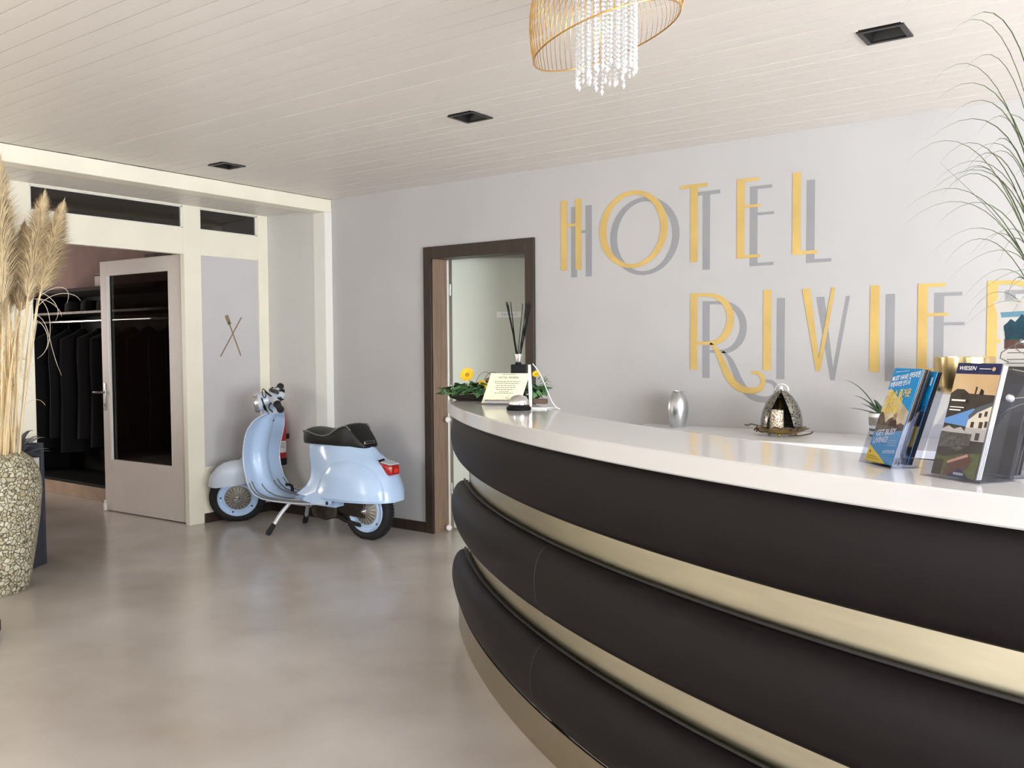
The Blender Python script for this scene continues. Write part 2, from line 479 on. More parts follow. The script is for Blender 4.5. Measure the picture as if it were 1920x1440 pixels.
# transom windows
for i, (a, b) in enumerate(((-1.912, -.826), (-.684, -.163))):
    w = struct('window_%d' % (i + 1), ('long dark transom pane above the cloakroom door', 'short dark transom pane above the grey panel')[i], 'window')
    G().box((PX - .03, a + .008, 2.202), (PX - .024, b - .008, 2.346)).build('pane', 'transom_glass', w, smooth=False)
    g = G()
    for q in ((a, a + .01, 2.196, 2.352), (b - .012, b, 2.196, 2.352), (a, b, 2.196, 2.203), (a, b, 2.346, 2.352)):
        g.box((PX - .04, q[0], q[2]), (PX - .012, q[1], q[3]))
    g.build('glazing_bead', 'white_trim', w)
# crossed brush and stick emblem on the grey panel
em = thing('door_emblem', 'small bronze emblem of crossed brush and stick on the grey panel', 'sign', (PX, -.43, 1.41))
def bar(name, y0, z0, y1, z1, w, x=.004):
    d = Vector((0, y1 - y0, z1 - z0)); L = d.length; d.normalize(); s = Vector((0, -d.z, d.y))
    o = Vector((-.005, y0 + .43, z0 - 1.41))
    G().prism([(0, -w), (L, -w), (L, w), (0, w)], d, s, (1, 0, 0), o, x).build(name, 'bronze', em)
bar('brush_handle', -.342, 1.254, -.449, 1.515, .0045)
bar('brush_head', -.440, 1.497, -.470, 1.565, .015)
bar('stick', -.529, 1.252, -.331, 1.553, .0035, .006)

# baseboards
def base(name, a, b, lab):
    o = G().box(a, b).build(name, 'dark_wood', bevel=.002); tag(o, lab, 'baseboard', kind='structure')
base('baseboard_right', (0, -.014, 0), (.94, .005, .072), 'dark skirting board between portal and brown door frame')
base('baseboard_alcove', (PX, -.08, 0), (-.0, -.06, .072), 'dark skirting board along the alcove behind the scooter')
base('baseboard_left', (PX - .002, -.70, 0), (PX + .013, -.07, .072), 'dark skirting board under the cream partition')
base('baseboard_corner', (1.878, -.014, 0), (2.68, .005, .072), 'dark skirting board right of the brown door frame')

# walls behind the photographer, with their windows
def holed(name, lab, axis, at_, lo, hi, holes):
    g = G(); t = at_ + (.15 if at_ > 0 else -.15)
    def bx(a, b, z0, z1):
        if b - a < .01: return
        g.box((at_, a, z0), (t, b, z1)) if axis == 'x' else g.box((a, at_, z0), (b, t, z1))
    cur = lo
    for a, b in holes:
        bx(cur, a, 0, H + .1); bx(a, b, 0, .3); bx(a, b, 2.2, H + .1); cur = b
    bx(cur, hi, 0, H + .1)
    o = g.build(name, 'wall_paint', smooth=False); tag(o, lab, 'wall', kind='structure')
holed('wall_far', 'pale wall with a wide window at the bright end of the lobby', 'x', 9.0, -8.1, 0, [(-6.2, -1.6)])
holed('wall_back', 'pale window wall behind the photographer', 'y', -8.0, 0, 9.1, [(.65, 2.55), (3.2, 8.0)])
wi = 3
for ax, at_, a, b in (('x', 9.05, -6.2, -1.6), ('y', -8.05, .65, 2.55), ('y', -8.05, 3.2, 8.0)):
    w = struct('window_%d' % wi, ('wide lobby window in the far wall', 'small lobby window in the back wall', 'wide lobby window in the back wall')[wi - 3], 'window'); wi += 1
    n = max(2, round((b - a) / 1.0)); g = G(); p = G()
    def bx(gg, u0, u1, z0, z1, t=.03):
        gg.box((at_ - t, u0, z0), (at_ + t, u1, z1)) if ax == 'x' else gg.box((u0, at_ - t, z0), (u1, at_ + t, z1))
    for i in range(n + 1):
        u = a + (b - a - .05) * i / n; bx(g, u, u + .05, .3, 2.2)
    bx(g, a, b, .3, .35); bx(g, a, b, 2.15, 2.2)
    g.build('window_frame', 'white_trim', w, smooth=False)
    bx(p, a + .04, b - .04, .34, 2.16, .004); p.build('pane', 'clear_glass', w, smooth=False)

# ------------------------------------------------------------------ cloakroom seen through the open glazed door
cw = G().box((-5.1, -.10, 0), (PX - .05, .02, 2.6)).box((-5.2, -4.0, 0), (-5.1, .02, 2.6)).box((-5.2, -4.1, 0), (PX - .05, -4.0, 2.6)).build('wall_cloakroom', 'mauve_plaster', smooth=False)
tag(cw, 'dim mauve plaster walls of the cloakroom behind the partition', 'wall', kind='structure')
cc = G().box((-5.2, -4.1, 2.5), (PX - .05, .02, 2.6)).build('ceiling_cloakroom', 'mauve_plaster', smooth=False)
tag(cc, 'dim ceiling of the cloakroom', 'ceiling', kind='structure')
wd = thing('wardrobe', 'black open coat wardrobe standing in the dim cloakroom', 'wardrobe', (-2.2, -.64, 0))
def wbx(name, a, b, m): return G().box(a, b).build(name, m, wd, bevel=.002)
wbx('plinth', (-1.5, .0, 0), (-.37, .012, .115), 'plinth_wood')
wbx('plinth', (-.366, .0, 0), (1.40, .012, .115), 'plinth_wood')
wbx('back_panel', (-1.5, .50, .115), (1.4, .52, 1.84), 'black')
wbx('floor_board', (-1.5, .0, .115), (1.4, .5, .14), 'black')
wbx('side_panel', (-1.53, .0, 0), (-1.5, .52, 1.84), 'black')
wbx('side_panel', (1.4, .0, 0), (1.43, .52, 1.84), 'black')
wbx('top_board', (-1.53, -.01, 1.815), (1.43, .52, 1.845), 'twig_dark')
wbx('shelf', (-1.5, .02, 1.622), (1.4, .5, 1.645), 'dark_metal')
G().cyl((-1.5, .05, 1.558), (1.4, .05, 1.558), .016, n=12).build('coat_rail', 'chrome', wd)
# coats hang from the rail
for i in range(9):
    x = -3.45 + i * .27 + random.uniform(-.04, .04)
    m = ('coat_black', 'coat_navy', 'coat_black')[i % 3]
    c = thing('hanging_coat', 'dark coat hanging from the wardrobe rail in the cloakroom', 'coat', (x, -.40, 0), R(random.uniform(-12, 12)), 'dark coats on the cloakroom rail')
    L = random.uniform(.95, 1.15); rings = []
    for k, (w_, d_) in enumerate([(.03, .03), (.09, .06), (.13, .20), (.12, .21), (.11, .20), (.12, .21), (.13, .22)]):
        z = 1.50 - (0, .03, .09, .3, .55, .8, 1.0)[k] * L
        rings.append([(w_ * .5 * math.cos(t) * (1 + .15 * math.sin(5 * t + k + i)), d_ * math.sin(t), z) for t in [2 * math.pi * j / 20 for j in range(20)]])
    G().loft(rings).build('coat_body', m, c)
    G().tube([(0, 0, 1.50), (0, 0, 1.545), (0, .008, 1.575), (0, .02, 1.58), (0, .03, 1.57)], .003).build('hanger_hook', 'steel', c)
# hats on the shelf, small carton on top
for i, x in enumerate((-3.0, -2.72, -2.45)):
    o = G().lathe([(.13, 0), (.13, .006), (.085, .012), (.08, .08), (.06, .105), (.01, .10)], n=20).build('hat', 'hat_dark', loc=(x, -.42, 1.645))
    tag(o, ('left', 'middle', 'right')[i] + ' one of three dark hats on the wardrobe shelf', 'hat', 'hats on the wardrobe shelf')
o = thing('carton', 'small beige carton on top of the black wardrobe', 'box', (-2.25, -.60, 1.845))
G().box((-.06, 0, 0), (.06, .1, .11)).build('box_body', 'card_box', o, bevel=.002)
G().box((-.06, -.001, .092), (.06, -.0, .106)).build('tape_strip', 'twig', o)

# ------------------------------------------------------------------ door_1: glazed leaf standing open
d1 = struct('door_1', 'open grey door leaf with a tall glass pane', 'door')
d1.location = (-.715, -.797, 0)
ang = math.atan2(-.0402, -.9992)
M1 = Matrix.Rotation(ang, 4, 'Z')      # local x along the leaf from the hinge; local -y is the cloakroom side
def leaf(name, x0, x1, z0, z1, y0=-.04, y1=0, m='door_grey', bev=.002):
    return G().box((x0, y0, z0), (x1, y1, z1)).xf(M1).build(name, m, d1, bevel=bev)
W1 = 1.08
leaf('stile', .002, .186, .008, 2.012); leaf('stile', .985, W1, .008, 2.012)
leaf('rail', .186, .985, 1.896, 2.012); leaf('rail', .186, .985, .008, .423)
leaf('pane', .186, .985, .423, 1.896, -.024, -.018, 'door_glass', 0)
leaf('glazing_bead', .965, .985, .423, 1.896, -.012, .006, 'white_trim'); leaf('glazing_bead', .186, .196, .423, 1.896, -.012, .002, 'door_grey')
hp = leaf('handle_plate', 1.035, 1.062, .815, 1.04, 0, .006, 'steel')
G().tube([(1.048, .004, .965), (1.048, .045, .965), (1.06, .05, .965), (1.13, .05, .963)], .009, 8).xf(M1).build('handle', 'steel', hp)
G().cyl((1.048, 0.004, .86), (1.048, .014, .86), .009).xf(M1).build('lock_cylinder', 'steel', hp)
G().lathe([(.008, .0), (.013, .004), (.013, .055), (.008, .06), (.006, .085)], (1.062, .016, .004), 12).xf(M1).build('door_stop', 'paper_white', d1)
for z in (.25, 1.0, 1.8):
    G().cyl((.0, .006, z - .045), (.0, .006, z + .045), .008, n=10).xf(M1).build('hinge', 'steel', d1)
G().box((.24, -.075, 2.0), (.55, -.045, 2.045)).xf(M1).build('door_closer', 'dark_metal', d1, bevel=.003)

# ------------------------------------------------------------------ door_2: dark frame and ajar pale leaf
d2 = struct('door_2', 'dark brown door frame holding a pale leaf ajar', 'door')
def fr(name, a, b, m='dark_wood'): return G().box(a, b).build(name, m, d2, bevel=.003)
fr('stile', (.941, -.022, 0), (1.011, .0, 2.009)); fr('stile', (1.808, -.022, 0), (1.877, .0, 2.009))
fr('head', (1.011, -.022, 1.925), (1.808, 0, 2.009))
fr('jamb_lining', (.972, .0, 0), (1.011, .152, 1.935), 'mid_wood'); fr('jamb_lining', (1.808, .0, 0), (1.848, .152, 1.935), 'mid_wood')
fr('head_lining', (1.011, 0, 1.928), (1.808, .152, 1.94), 'dark_wood')
fr('stop_strip', (1.0, .153, 0), (1.016, .17, 1.93), 'white_trim')
M2 = frame((1.03, .185, 0), (.81, .586, 0), (-.586, .81, 0), (0, 0, 1))
lf = G().box((0, 0, .012), (.80, .04, 1.945)).xf(M2).build('leaf', 'door_pale', d2, bevel=.002)
G().box((.318, -.002, 1.521), (.50, 0, 1.563)).xf(M2).build('name_plate', 'paper_sign', d2)
text_mesh('P R I V A T', .024, M2 @ frame((.409, -.0025, 1.534), (1, 0, 0), (0, 0, 1), (0, -1, 0)), 'pale_ink', 'plate_lettering', lf, 'CENTER')
for z in (.30, 1.0, 1.72):
    G().cyl((1.022, .176, z - .04), (1.022, .176, z + .04), .007, n=10).build('hinge', 'steel', d2)
for z in (.03, .80):
    G().sphere((1.055, .10, z), .022, 12, 8).build('bumper_knob', 'paper_white', d2)
G().cyl((.75, .02, 1.0), (.75, -.05, 1.0), .009).xf(M2).build('handle', 'steel', d2)

cor = G().box((.2, 3.0, 0), (3.5, 3.1, 2.6)).box((.1, .15, 0), (.2, 3.1, 2.6)).box((3.5, .15, 0), (3.6, 3.1, 2.6)).build('wall_corridor', 'wall_paint', smooth=False)
tag(cor, 'pale walls of the corridor behind the brown door frame', 'wall', kind='structure')
cc = G().box((.1, .15, 2.5), (3.6, 3.1, 2.6)).build('ceiling_corridor', 'ceiling_paint', smooth=False)
tag(cc, 'pale ceiling of the corridor behind the brown door frame', 'ceiling', kind='structure')

# ------------------------------------------------------------------ recessed ceiling spotlights
for i, (lx, ly) in enumerate(LIGHTS[:3]):
    t = thing('recessed_spotlight', ('black square recessed spotlight nearest the portal', 'black square recessed spotlight in the middle of the ceiling', 'black square recessed spotlight above the lettered end of the counter')[i], 'ceiling light', (lx, ly, H), group='recessed spotlights in the planks')
    a, b = .080, .062
    g = G()
    for q in ((-a, -a, a, -b), (-a, b, a, a), (-a, -b, -b, b), (b, -b, a, b)): g.box((q[0], q[1], -.006), (q[2], q[3], .004))
    g.build('frame', 'black_frame', t, bevel=.001)
    sq = lambda r, z: [Vector((-r, -r, z)), Vector((r, -r, z)), Vector((r, r, z)), Vector((-r, r, z))]
    G().loft([sq(b, 0), sq(.032, .075), sq(.034, .077), sq(b + .006, .003)], cap=False).build('reflector', 'black_frame', t, smooth=False)
    G().box((-.034, -.034, .075), (.034, .034, .09)).build('housing', 'black', t)
    G().lathe([(.022, .070), (.024, .066), (.018, .062), (.001, .061)], n=16).build('lamp', 'dark_metal', t)

# ------------------------------------------------------------------ wall lettering
wsn = thing('wall_lettering', 'hotel name in tall gold letters with grey drop shadows on the pale wall', 'lettering', (3.2, 0, 1.7))
def ell(cx, cz, a, b, n=44): return [(cx + a * math.cos(2 * math.pi * i / n), cz + b * math.sin(2 * math.pi * i / n)) for i in range(n)]
def strip(pts, ws):
    l, r = [], []
    for i, p in enumerate(pts):
        q0 = pts[max(i - 1, 0)]; q1 = pts[min(i + 1, len(pts) - 1)]
        t = (Vector(q1) - Vector(q0)).normalized(); n = Vector((-t.y, t.x)); w = interp(ws, i / (len(pts) - 1))
        l.append(tuple(Vector(p) + n * w)); r.append(tuple(Vector(p) - n * w))
    return l, r
def rect(a, c, b, d): return [(a, c), (b, c), (b, d), (a, d)]
def arc2(pts, n=10):
    return [tuple(v)[:2] for k in range(0, len(pts) - 1, 3) for v in bez(*[(p[0], p[1], 0) for p in pts[k:k + 4]], n=n)[0 if k == 0 else 1:]]
Z0, Z1, Y0, Y1 = 1.787, 2.221, 1.178, 1.611
rbowl = arc2([(2.985, 1.600), (3.03, 1.602), (3.05, 1.600), (3.08, 1.594), (3.150, 1.578), (3.184, 1.52), (3.184, 1.463), (3.184, 1.40), (3.145, 1.345), (3.09, 1.331), (3.06, 1.327), (3.03, 1.327), (2.985, 1.329)])
rtail = arc2([(3.065, 1.327), (3.105, 1.300), (3.12, 1.26), (3.14, 1.215), (3.165, 1.155), (3.20, 1.068), (3.30, 1.066), (3.36, 1.064), (3.385, 1.11), (3.365, 1.145), (3.35, 1.165), (3.33, 1.170), (3.305, 1.166)])
LET = {
 'H': [('p', rect(2.073, Z0, 2.117, Z1)), ('p', rect(2.178, Z0, 2.222, Z1)), ('p', rect(2.117, 2.055, 2.178, 2.073))],
 'O': [('ring', (2.576, 2.004, .227, .2275), (2.577, 2.003, .180, .203))],
 'T': [('p', rect(2.944, Z0, 2.988, Z1 - .002)), ('p', rect(2.883, 2.204, 3.047, 2.225))],
 'E': [('p', rect(3.218, 1.792, 3.261, Z1)), ('p', rect(3.218, 2.204, 3.340, 2.222)), ('p', rect(3.261, 2.063, 3.352, 2.078)), ('p', rect(3.218, 1.791, 3.350, 1.808))],
 'L': [('p', rect(3.524, 1.792, 3.567, 2.222)), ('p', rect(3.524, 1.791, 3.654, 1.809))],
 'R': [('p', rect(2.945, Y0, 2.988, Y1)), ('s', rbowl, [(0, .009), (.2, .010), (.42, .020), (.6, .021), (.8, .010), (1, .008)]), ('s', rtail, [(0, .006), (.15, .016), (.35, .021), (.55, .016), (.75, .012), (1, .008)])],
 'I': [('p', rect(3.370, Y0, 3.414, Y1 + .002))],
 'V': [('p', [(3.578, 1.611), (3.620, 1.611), (3.676, Y0), (3.654, Y0)]), ('p', [(3.730, 1.611), (3.749, 1.611), (3.676, Y0), (3.662, 1.215)])],
}
seq = [('H', 'H', 0, 0), ('O', 'O', 0, 0), ('T', 'T', 0, 0), ('E', 'E', 0, 0), ('L', 'L', 0, 0), ('R', 'R', 0, 0), ('I', 'I', 0, 0), ('V', 'V', 0, 0),
       ('I', 'I', .551, 0), ('E', 'E', .926, -.611), ('R', 'R', 1.5, 0)]
def letter(nm, key, dx, dz, off, m, y):
    g = G(); cnt = [0]
    def pr(poly):
        cnt[0] += 1; g.prism([(p[0] + dx + off[0] - 3.2, p[1] + dz + off[1] - 1.7) for p in poly], (1, 0, 0), (0, 0, 1), (0, -1, 0), (0, y - .00012 * (cnt[0] if len(LET[key]) > 1 and cnt[0] < 5 else 0), 0), .0010)
    for e in LET[key]:
        if e[0] == 'p': pr(e[1])
        elif e[0] == 's':
            l, r = strip(e[1], e[2])
            for i in range(len(l) - 1): pr([r[i], r[i + 1], l[i + 1], l[i]])
        else:
            a = ell(*e[1]); b = ell(*e[2]); n = len(a)
            for i in range(n): pr([b[i], a[i], a[(i + 1) % n], b[(i + 1) % n]])
    g.build(nm, m, wsn, smooth=False, recalc=False)
for nm, key, dx, dz in seq:
    letter('letter_shadow', key, dx, dz, (.073, -.046), 'grey_paint', .0002)
for nm, key, dx, dz in seq:
    letter('letter', key, dx, dz, (0, 0), 'gold_paint', -.0018)

# ================================================================== RECEPTION COUNTER
CC = Vector((6.15, 1.976, 0)); RO, RI = 5.113, 4.75; TOP = 1.06
rc = thing('reception_counter', 'curved reception counter with dark padded bands and a thick white top', 'counter', (3.2, -2.0, 0))
def P_(r, a, z): return (CC.x + r * math.cos(a) - 3.2, CC.y + r * math.sin(a) + 2.0, z)
def a_at(r, y): return -math.pi + math.asin((CC.y - y) / r)          # angle (left half) where the arc meets y
A1 = R(-88)
def sweep(prof_at, a0, a1, n, cap=True, g=None):
    """prof_at(k): list of (r, z); angle a0 may depend on the point: a0(r)"""
    g = g or G(); rings = []
    for i in range(n + 1):
        t = i / n; rings.append([P_(r, (a0(r) if callable(a0) else a0) * (1 - t) + a1 * t, z) for r, z in prof_at(t)])
    return g.loft(rings, cap=cap)
def endA(y): return a_at(RO, y)
th = .055; b = .004
top_prof = [(RO - b, TOP - th), (RO, TOP - th + b), (RO, TOP - b), (RO - b, TOP), (RI + b, TOP), (RI, TOP - b), (RI, TOP - th + b), (RI + b, TOP - th)]
sweep(lambda t: top_prof, endA(-1.412), A1, 120).build('worktop', 'solid_white', rc)
# padded bands
E0 = endA(-1.462)
for k, (z0, z1) in enumerate(((.775, 1.0), (.445, .680), (.115, .350))):
    zc, hh = (z0 + z1) / 2, (z1 - z0) / 2
    if k == 0: zc, hh = .775 + .128, .128
    out = []
    for i in range(17):
        a = math.pi * i / 16 - math.pi / 2
        zz = zc + hh * math.sin(a); out.append((5.030 + .068 * max(0, math.cos(a)) ** .8, min(zz, 1.003)))
    prof = out + [(5.018, min(zc + hh, 1.003)), (5.018, z0)]
    pb = sweep(lambda t: prof, E0, A1, 110).build('padded_band', 'leather', rc)
    if k:   # bead along the upper edge of the band
        G().tube([P_(5.034, E0 * (1 - t) + A1 * t, z1 + .004) for t in [i / 90 for i in range(91)]], .0055, 6).build('edge_bead', 'leather_edge', pb)
        aa = R(-121.5 if k == 1 else -121.9)
        G().tube([P_(r + .0005, aa, z) for r, z in out], .0010, 4).build('seam', 'seam_thread', pb)
# brass bands behind, end frame, toe kick
E1 = endA(-1.505)
for z0, z1 in ((.66, .80), (.33, .47)):
    sweep(lambda t: [(5.008, z0), (5.016, z0), (5.016, z1), (5.008, z1)], E1, A1, 110).build('brass_band', 'brass_sheet', rc)
sweep(lambda t: [(5.065, .0), (5.073, .0), (5.073, .125), (5.065, .125)], endA(-1.535), A1, 110).build('toe_kick', 'toe_metal', rc)
sweep(lambda t: [(4.99, .12), (5.006, .12), (5.006, 1.0), (4.99, 1.0)], endA(-1.50), A1, 80).build('carcass', 'black_frame', rc)
for q in (-1.475, -2.35):
    a = a_at(5.04, q); p = P_(5.035, a, 0)
    G().box((p[0] - .02, p[1] - .02, 0), (p[0] + .02, p[1] + .02, .16)).build('foot', 'leather_edge', rc)
p = P_(4.80, a_at(4.8, -1.47), 0)
G().box((p[0] - .02, p[1] - .02, 0), (p[0] + .02, p[1] + .02, 1.005)).build('rear_post', 'steel', rc)
p = P_(5.0, a_at(5.0, -1.47), 0)
G().box((p[0] - .012, p[1] - .012, .1), (p[0] + .012, p[1] + .012, 1.005)).build('end_post', 'black_frame', rc)
# small round fixing at the foot of the lower band far right
G().tube([(P_(5.101, R(-104.45), .25)[0] + .045 * math.cos(t), P_(5.103, R(-104.45), .25)[1] - .012, .245 + .045 * math.sin(t)) for t in [2 * math.pi * i / 24 for i in range(24)]], .003, 5, closed=True).build('grommet_ring', 'piping_grey', rc)

# low white back counter along the lettered wall
bc = thing('back_counter', 'low white back counter along the lettered wall', 'counter', (2.67, 0, 0))
G().prism([(0, -.004), (4.2, -.004), (4.2, -.57), (.45, -.56), (0, -.06)], (1, 0, 0), (0, 1, 0), (0, 0, 1), (0, 0, .822), .036).build('worktop', 'counter_white', bc, bevel=.003)
G().box((.35, -.50, .06), (4.2, -.006, .822)).build('cabinet', 'black_frame', bc)
G().box((.40, -.47, 0), (4.2, -.02, .06)).build('plinth', 'black', bc)
for i in range(4):
    d = G().box((.36 + i * .9, -.518, .08), (.36 + i * .9 + .885, -.50, .80)).build('door', 'black_frame', bc, bevel=.002)
    G().cyl((.36 + i * .9 + .80, -.545, .62), (.36 + i * .9 + .80, -.545, .74), .006, n=8).build('handle', 'steel', d)

# ------------------------------------------------------------------ things on the back counter
BZ = .858
v = thing('silver_vase', 'hammered silver egg-shaped vase on the low back counter', 'vase', (2.925, -.125, BZ))
G().lathe([(.036, 0), (.040, .004), (.052, .04), (.060, .085), (.0605, .11), (.056, .145), (.044, .178), (.030, .192), (.027, .196), (.029, .203), (.025, .203), (.024, .196), (.04, .17), (.05, .1), (.03, .02), (.001, .01)], n=40).build('vase_body', 'silver_vase', v)

tray = thing('brass_tray', 'round brass tray with small feet and a twig rim under the lantern', 'tray', (3.565, -.27, BZ))
G().lathe([(.001, .022), (.075, .022), (.10, .028), (.115, .044), (.119, .043), (.104, .022), (.078, .014), (.001, .014)], n=40).build('tray_dish', 'old_brass', tray)
for i in range(3):
    a = R(40 + 120 * i); G().sphere((.075 * math.cos(a), .075 * math.sin(a), .0085), .0085, 10, 6).build('foot', 'old_brass', tray)
for i in range(14):
    a = R(random.uniform(0, 360)); a2 = a + R(random.uniform(30, 60)); r_ = random.uniform(.115, .135); z = random.uniform(.022, .05)
    pts = [(r_ * math.cos(a + (a2 - a) * k / 5) + random.uniform(-.004, .004), r_ * math.sin(a + (a2 - a) * k / 5) + random.uniform(-.004, .004), z + random.uniform(-.005, .006)) for k in range(6)]
    G().tube(pts, [.004, .0045, .004, .004, .003, .002], 5).build('twig', 'twig', tray)
G().tube([(-.10, -.06, .05), (-.13, -.075, .058), (-.15, -.08, .05), (-.16, -.085, .055)], .004, 5).build('twig', 'twig', tray)
G().tube([(.07, -.10, .012), (.12, -.075, .012), (.155, -.03, .02), (.165, -.02, .03)], .004, 5).build('twig', 'twig', tray)
lt = thing('lantern', 'domed silver lantern with open front on the brass tray', 'lantern', (3.565, -.27, BZ + .0225))
dome = [(.096, 0), (.102, .03), (.1015, .06), (.094, .10), (.078, .140), (.052, .178), (.026, .200), (.012, .208)]
dome2 = [(r - .003, z) for r, z in reversed(dome)]
av = R(-76)           # direction of the opening, towards the lobby
g = G()
k = 44
rings = []
for r, z in dome + dome2 + [dome[0]]:
    half = R(40) * (1 - max(0, z - .03) / .19) ** .6 if z < .2 else R(1)
    rings.append([(r * math.cos(av + half + (2 * math.pi - 2 * half) * i / k), r * math.sin(av + half + (2 * math.pi - 2 * half) * i / k), z) for i in range(k + 1)])
g.loft(rings, closed=False).build('dome', 'mercury_metal', lt)
G().lathe([(.014, .200), (.015, .210), (.008, .214), (.007, .228), (.001, .230)], n=16).build('finial', 'chrome', lt)
G().tube([(.034 * math.cos(t), .0, .205 + .034 * math.sin(t)) for t in [2 * math.pi * i / 24 for i in range(24)]], .0018, 5, closed=True).xf(Matrix.Rotation(R(35), 4, 'Z')).build('carry_ring', 'chrome', lt)
cd = thing('candle', 'gold flecked glass candle inside the open lantern', 'candle', (3.565 - .012, -.27 - .045, BZ + .0225))
G().lathe([(.034, 0), (.036, .003), (.036, .108), (.033, .110), (.033, .095), (.001, .094)], n=28).build('candle_glass', 'candle_glass', cd)
G().cyl((0, 0, .094), (0, .001, .104), .0012, n=6).build('wick', 'black', cd)

pp = thing('agave_pot', 'small striped pot with pointed green agave leaves by the wall', 'potted plant', (4.035, -.23, BZ))
for i, (z0, z1, m) in enumerate(((0, .018, 'paper_white'), (.018, .028, 'grey_leaflet'), (.028, .045, 'paper_white'), (.045, .058, 'grey_leaflet'), (.058, .072, 'paper_white'), (.072, .112, 'cast_metal'), (.112, .13, 'paper_white'))):
    G().lathe([(.052 + .06 * z0, z0), (.052 + .06 * z1, z1)], n=28).build('pot_band', m, pp)
G().lathe([(.054, .128), (.001, .130)], n=20).build('soil', 'black', pp)
for i in range(13):
    a = R(i * 137.5 + 195); L = random.uniform(.10, .15); up = random.uniform(.4, 1.1)
    if i == 0: a, L, up = R(196), .15, .25
    if i == 1: a, L, up = R(190), .17, 1.5
    d = Vector((math.cos(a), math.sin(a), 0)); pts = [d * .008 + Vector((0, 0, .125)), d * L * .35 + Vector((0, 0, .125 + L * .4 * up)), d * L * .7 + Vector((0, 0, .13 + L * .6 * up)), d * L + Vector((0, 0, .13 + L * .62 * up))]
    blade([tuple(p) for p in bez(*pts, n=8)], .013, d.cross(Vector((0, 0, 1)))).build('leaf', 'agave', pp)

lp = thing('brass_lamp', 'brass table lamp with rounded drum shade behind the leaflet holders', 'lamp', (4.395, -.28, BZ))
G().lathe([(.001, .0), (.075, 0), (.078, .008), (.02, .018), (.012, .03)], n=32).build('base', 'old_brass', lp)
G().cyl((0, 0, .02), (0, 0, .25), .009, n=12).build('stem', 'old_brass', lp)
G().lathe([(.02, .232), (.09, .234), (.115, .246), (.124, .27), (.124, .40), (.121, .40), (.121, .27), (.11, .25), (.09, .24), (.02, .238)], n=48).build('shade', 'bright_brass', lp)

# ------------------------------------------------------------------ things on the reception counter
bl = thing('desk_bell', 'chrome desk bell on a black base near the counter end', 'bell', (3.005, -1.775, TOP))
G().lathe([(.048, 0), (.050, .004), (.050, .012), (.044, .016), (.038, .024), (.001, .026)], n=36).build('base', 'black', bl)
G().lathe([(.041, .022), (.042, .026), (.039, .040), (.030, .053), (.016, .0605), (.001, .062)], n=36).build('dome', 'chrome', bl)
G().lathe([(.004, .060), (.0025, .064), (.0025, .072), (.005, .074), (.005, .078), (.001, .079)], n=12).build('button', 'chrome', bl)

# card in its metal holder
ch = thing('card_holder', 'brushed steel roll holder gripping the welcome card', 'card holder', (2.750, -1.550, TOP), R(20))
G().cyl((-.075, 0, .011), (.06, 0, .011), .011, n=18).build('roll', 'steel', ch)
G().box((-.065, .012, 0), (.05, .03, .004)).build('foot_plate', 'steel', ch)
cdM = Matrix.Translation((2.750, -1.532, TOP + .004)) @ Matrix.Rotation(R(20), 4, 'Z')
ca = thing('welcome_card', 'cream welcome card with printed lines standing in a steel holder', 'card')
ca.matrix_world = cdM
def cpt(u, w, off=0):      # u along width, w up the curved card
    lean = .07 * w - .35 * w * w if False else .28 * w + .5 * w * (.17 - w)
    return Vector((u + .25 * w, lean - off, w * .965))
g = G(); rings = []
for i in range(11):
    w_ = .138 * i / 10; rings.append([cpt(-.105, w_), cpt(.075, w_), cpt(.075, w_, -.0012), cpt(-.105, w_, -.0012)])
g.loft(rings).build('card_sheet', 'card_cream', ca)
def cM(u, w):
    o = cpt(u, w, .0006); ey = (cpt(u, w + .004) - cpt(u, w)).normalized(); ex = Vector((1, 0, 0))
    return frame(o, ex, ey, ex.cross(ey).normalized())
text_mesh('HOTEL RIVIERA', .0135, cM(-.016, .114), 'ink', 'card_title', ca, 'CENTER')
for w_, L in ((.131, .062), (.099, .118), (.090, .108), (.080, .090), (.071, .092), (.062, .080), (.053, .044), (.046, .085)):
    g = G(); u = -.017 - L / 2
    while u < -.017 + L / 2:
        q = random.uniform(.005, .014); M = cM(u, w_)
        g.prism([(0, 0), (min(q, -.017 + L / 2 - u + .002), 0), (min(q, -.017 + L / 2 - u + .002), .0026), (0, .0026)], M.col[0][:3], M.col[1][:3], M.col[2][:3], M.translation, .0002); u += q + .003
    g.build('print_line', 'ink', ca, smooth=False)
g = G(); M = cM(-.0, .024)
g.tube([M @ Vector((.0 + .012 * math.sin(i * 1.7) + i * .003, .008 * math.cos(i * 2.3) + (.02 if i == 1 else 0), .0004)) for i in range(9)], .0004, 4).build('signature', 'ink', ca)

# slim white stand with cable
sd = thing('tablet_stand', 'slim white upright stand with thin cable behind the desk bell', 'stand', (3.03, -1.69, TOP), R(35))
G().box((-.035, -.03, 0), (.045, .03, .006)).build('base', 'paper_white', sd, bevel=.002)
G().loft([[Vector((x0 + (.012 if z > .1 else 0) * 0 - .02 + z * -.03, y_, z)) for x0, y_ in ((-w, -.014), (w, -.014), (w, .014), (-w, .014))] for z, w in ((.006, .004), (.03, .006), (.09, .0075), (.182, .0055))]).build('post', 'paper_white', sd)
cb = thing('white_cable', 'thin white cable looping from the slim stand down to the counter', 'cable')
G().tube(bez((3.022, -1.70, 1.246), (3.08, -1.685, 1.19), (3.085, -1.68, 1.075), (3.135, -1.672, 1.0625), 24) + bez((3.135, -1.672, 1.0625), (3.10, -1.62, 1.0625), (3.06, -1.60, 1.0625), (3.04, -1.65, 1.0625), 14)[1:], .0018, 6).build('cable', 'paper_white', cb)

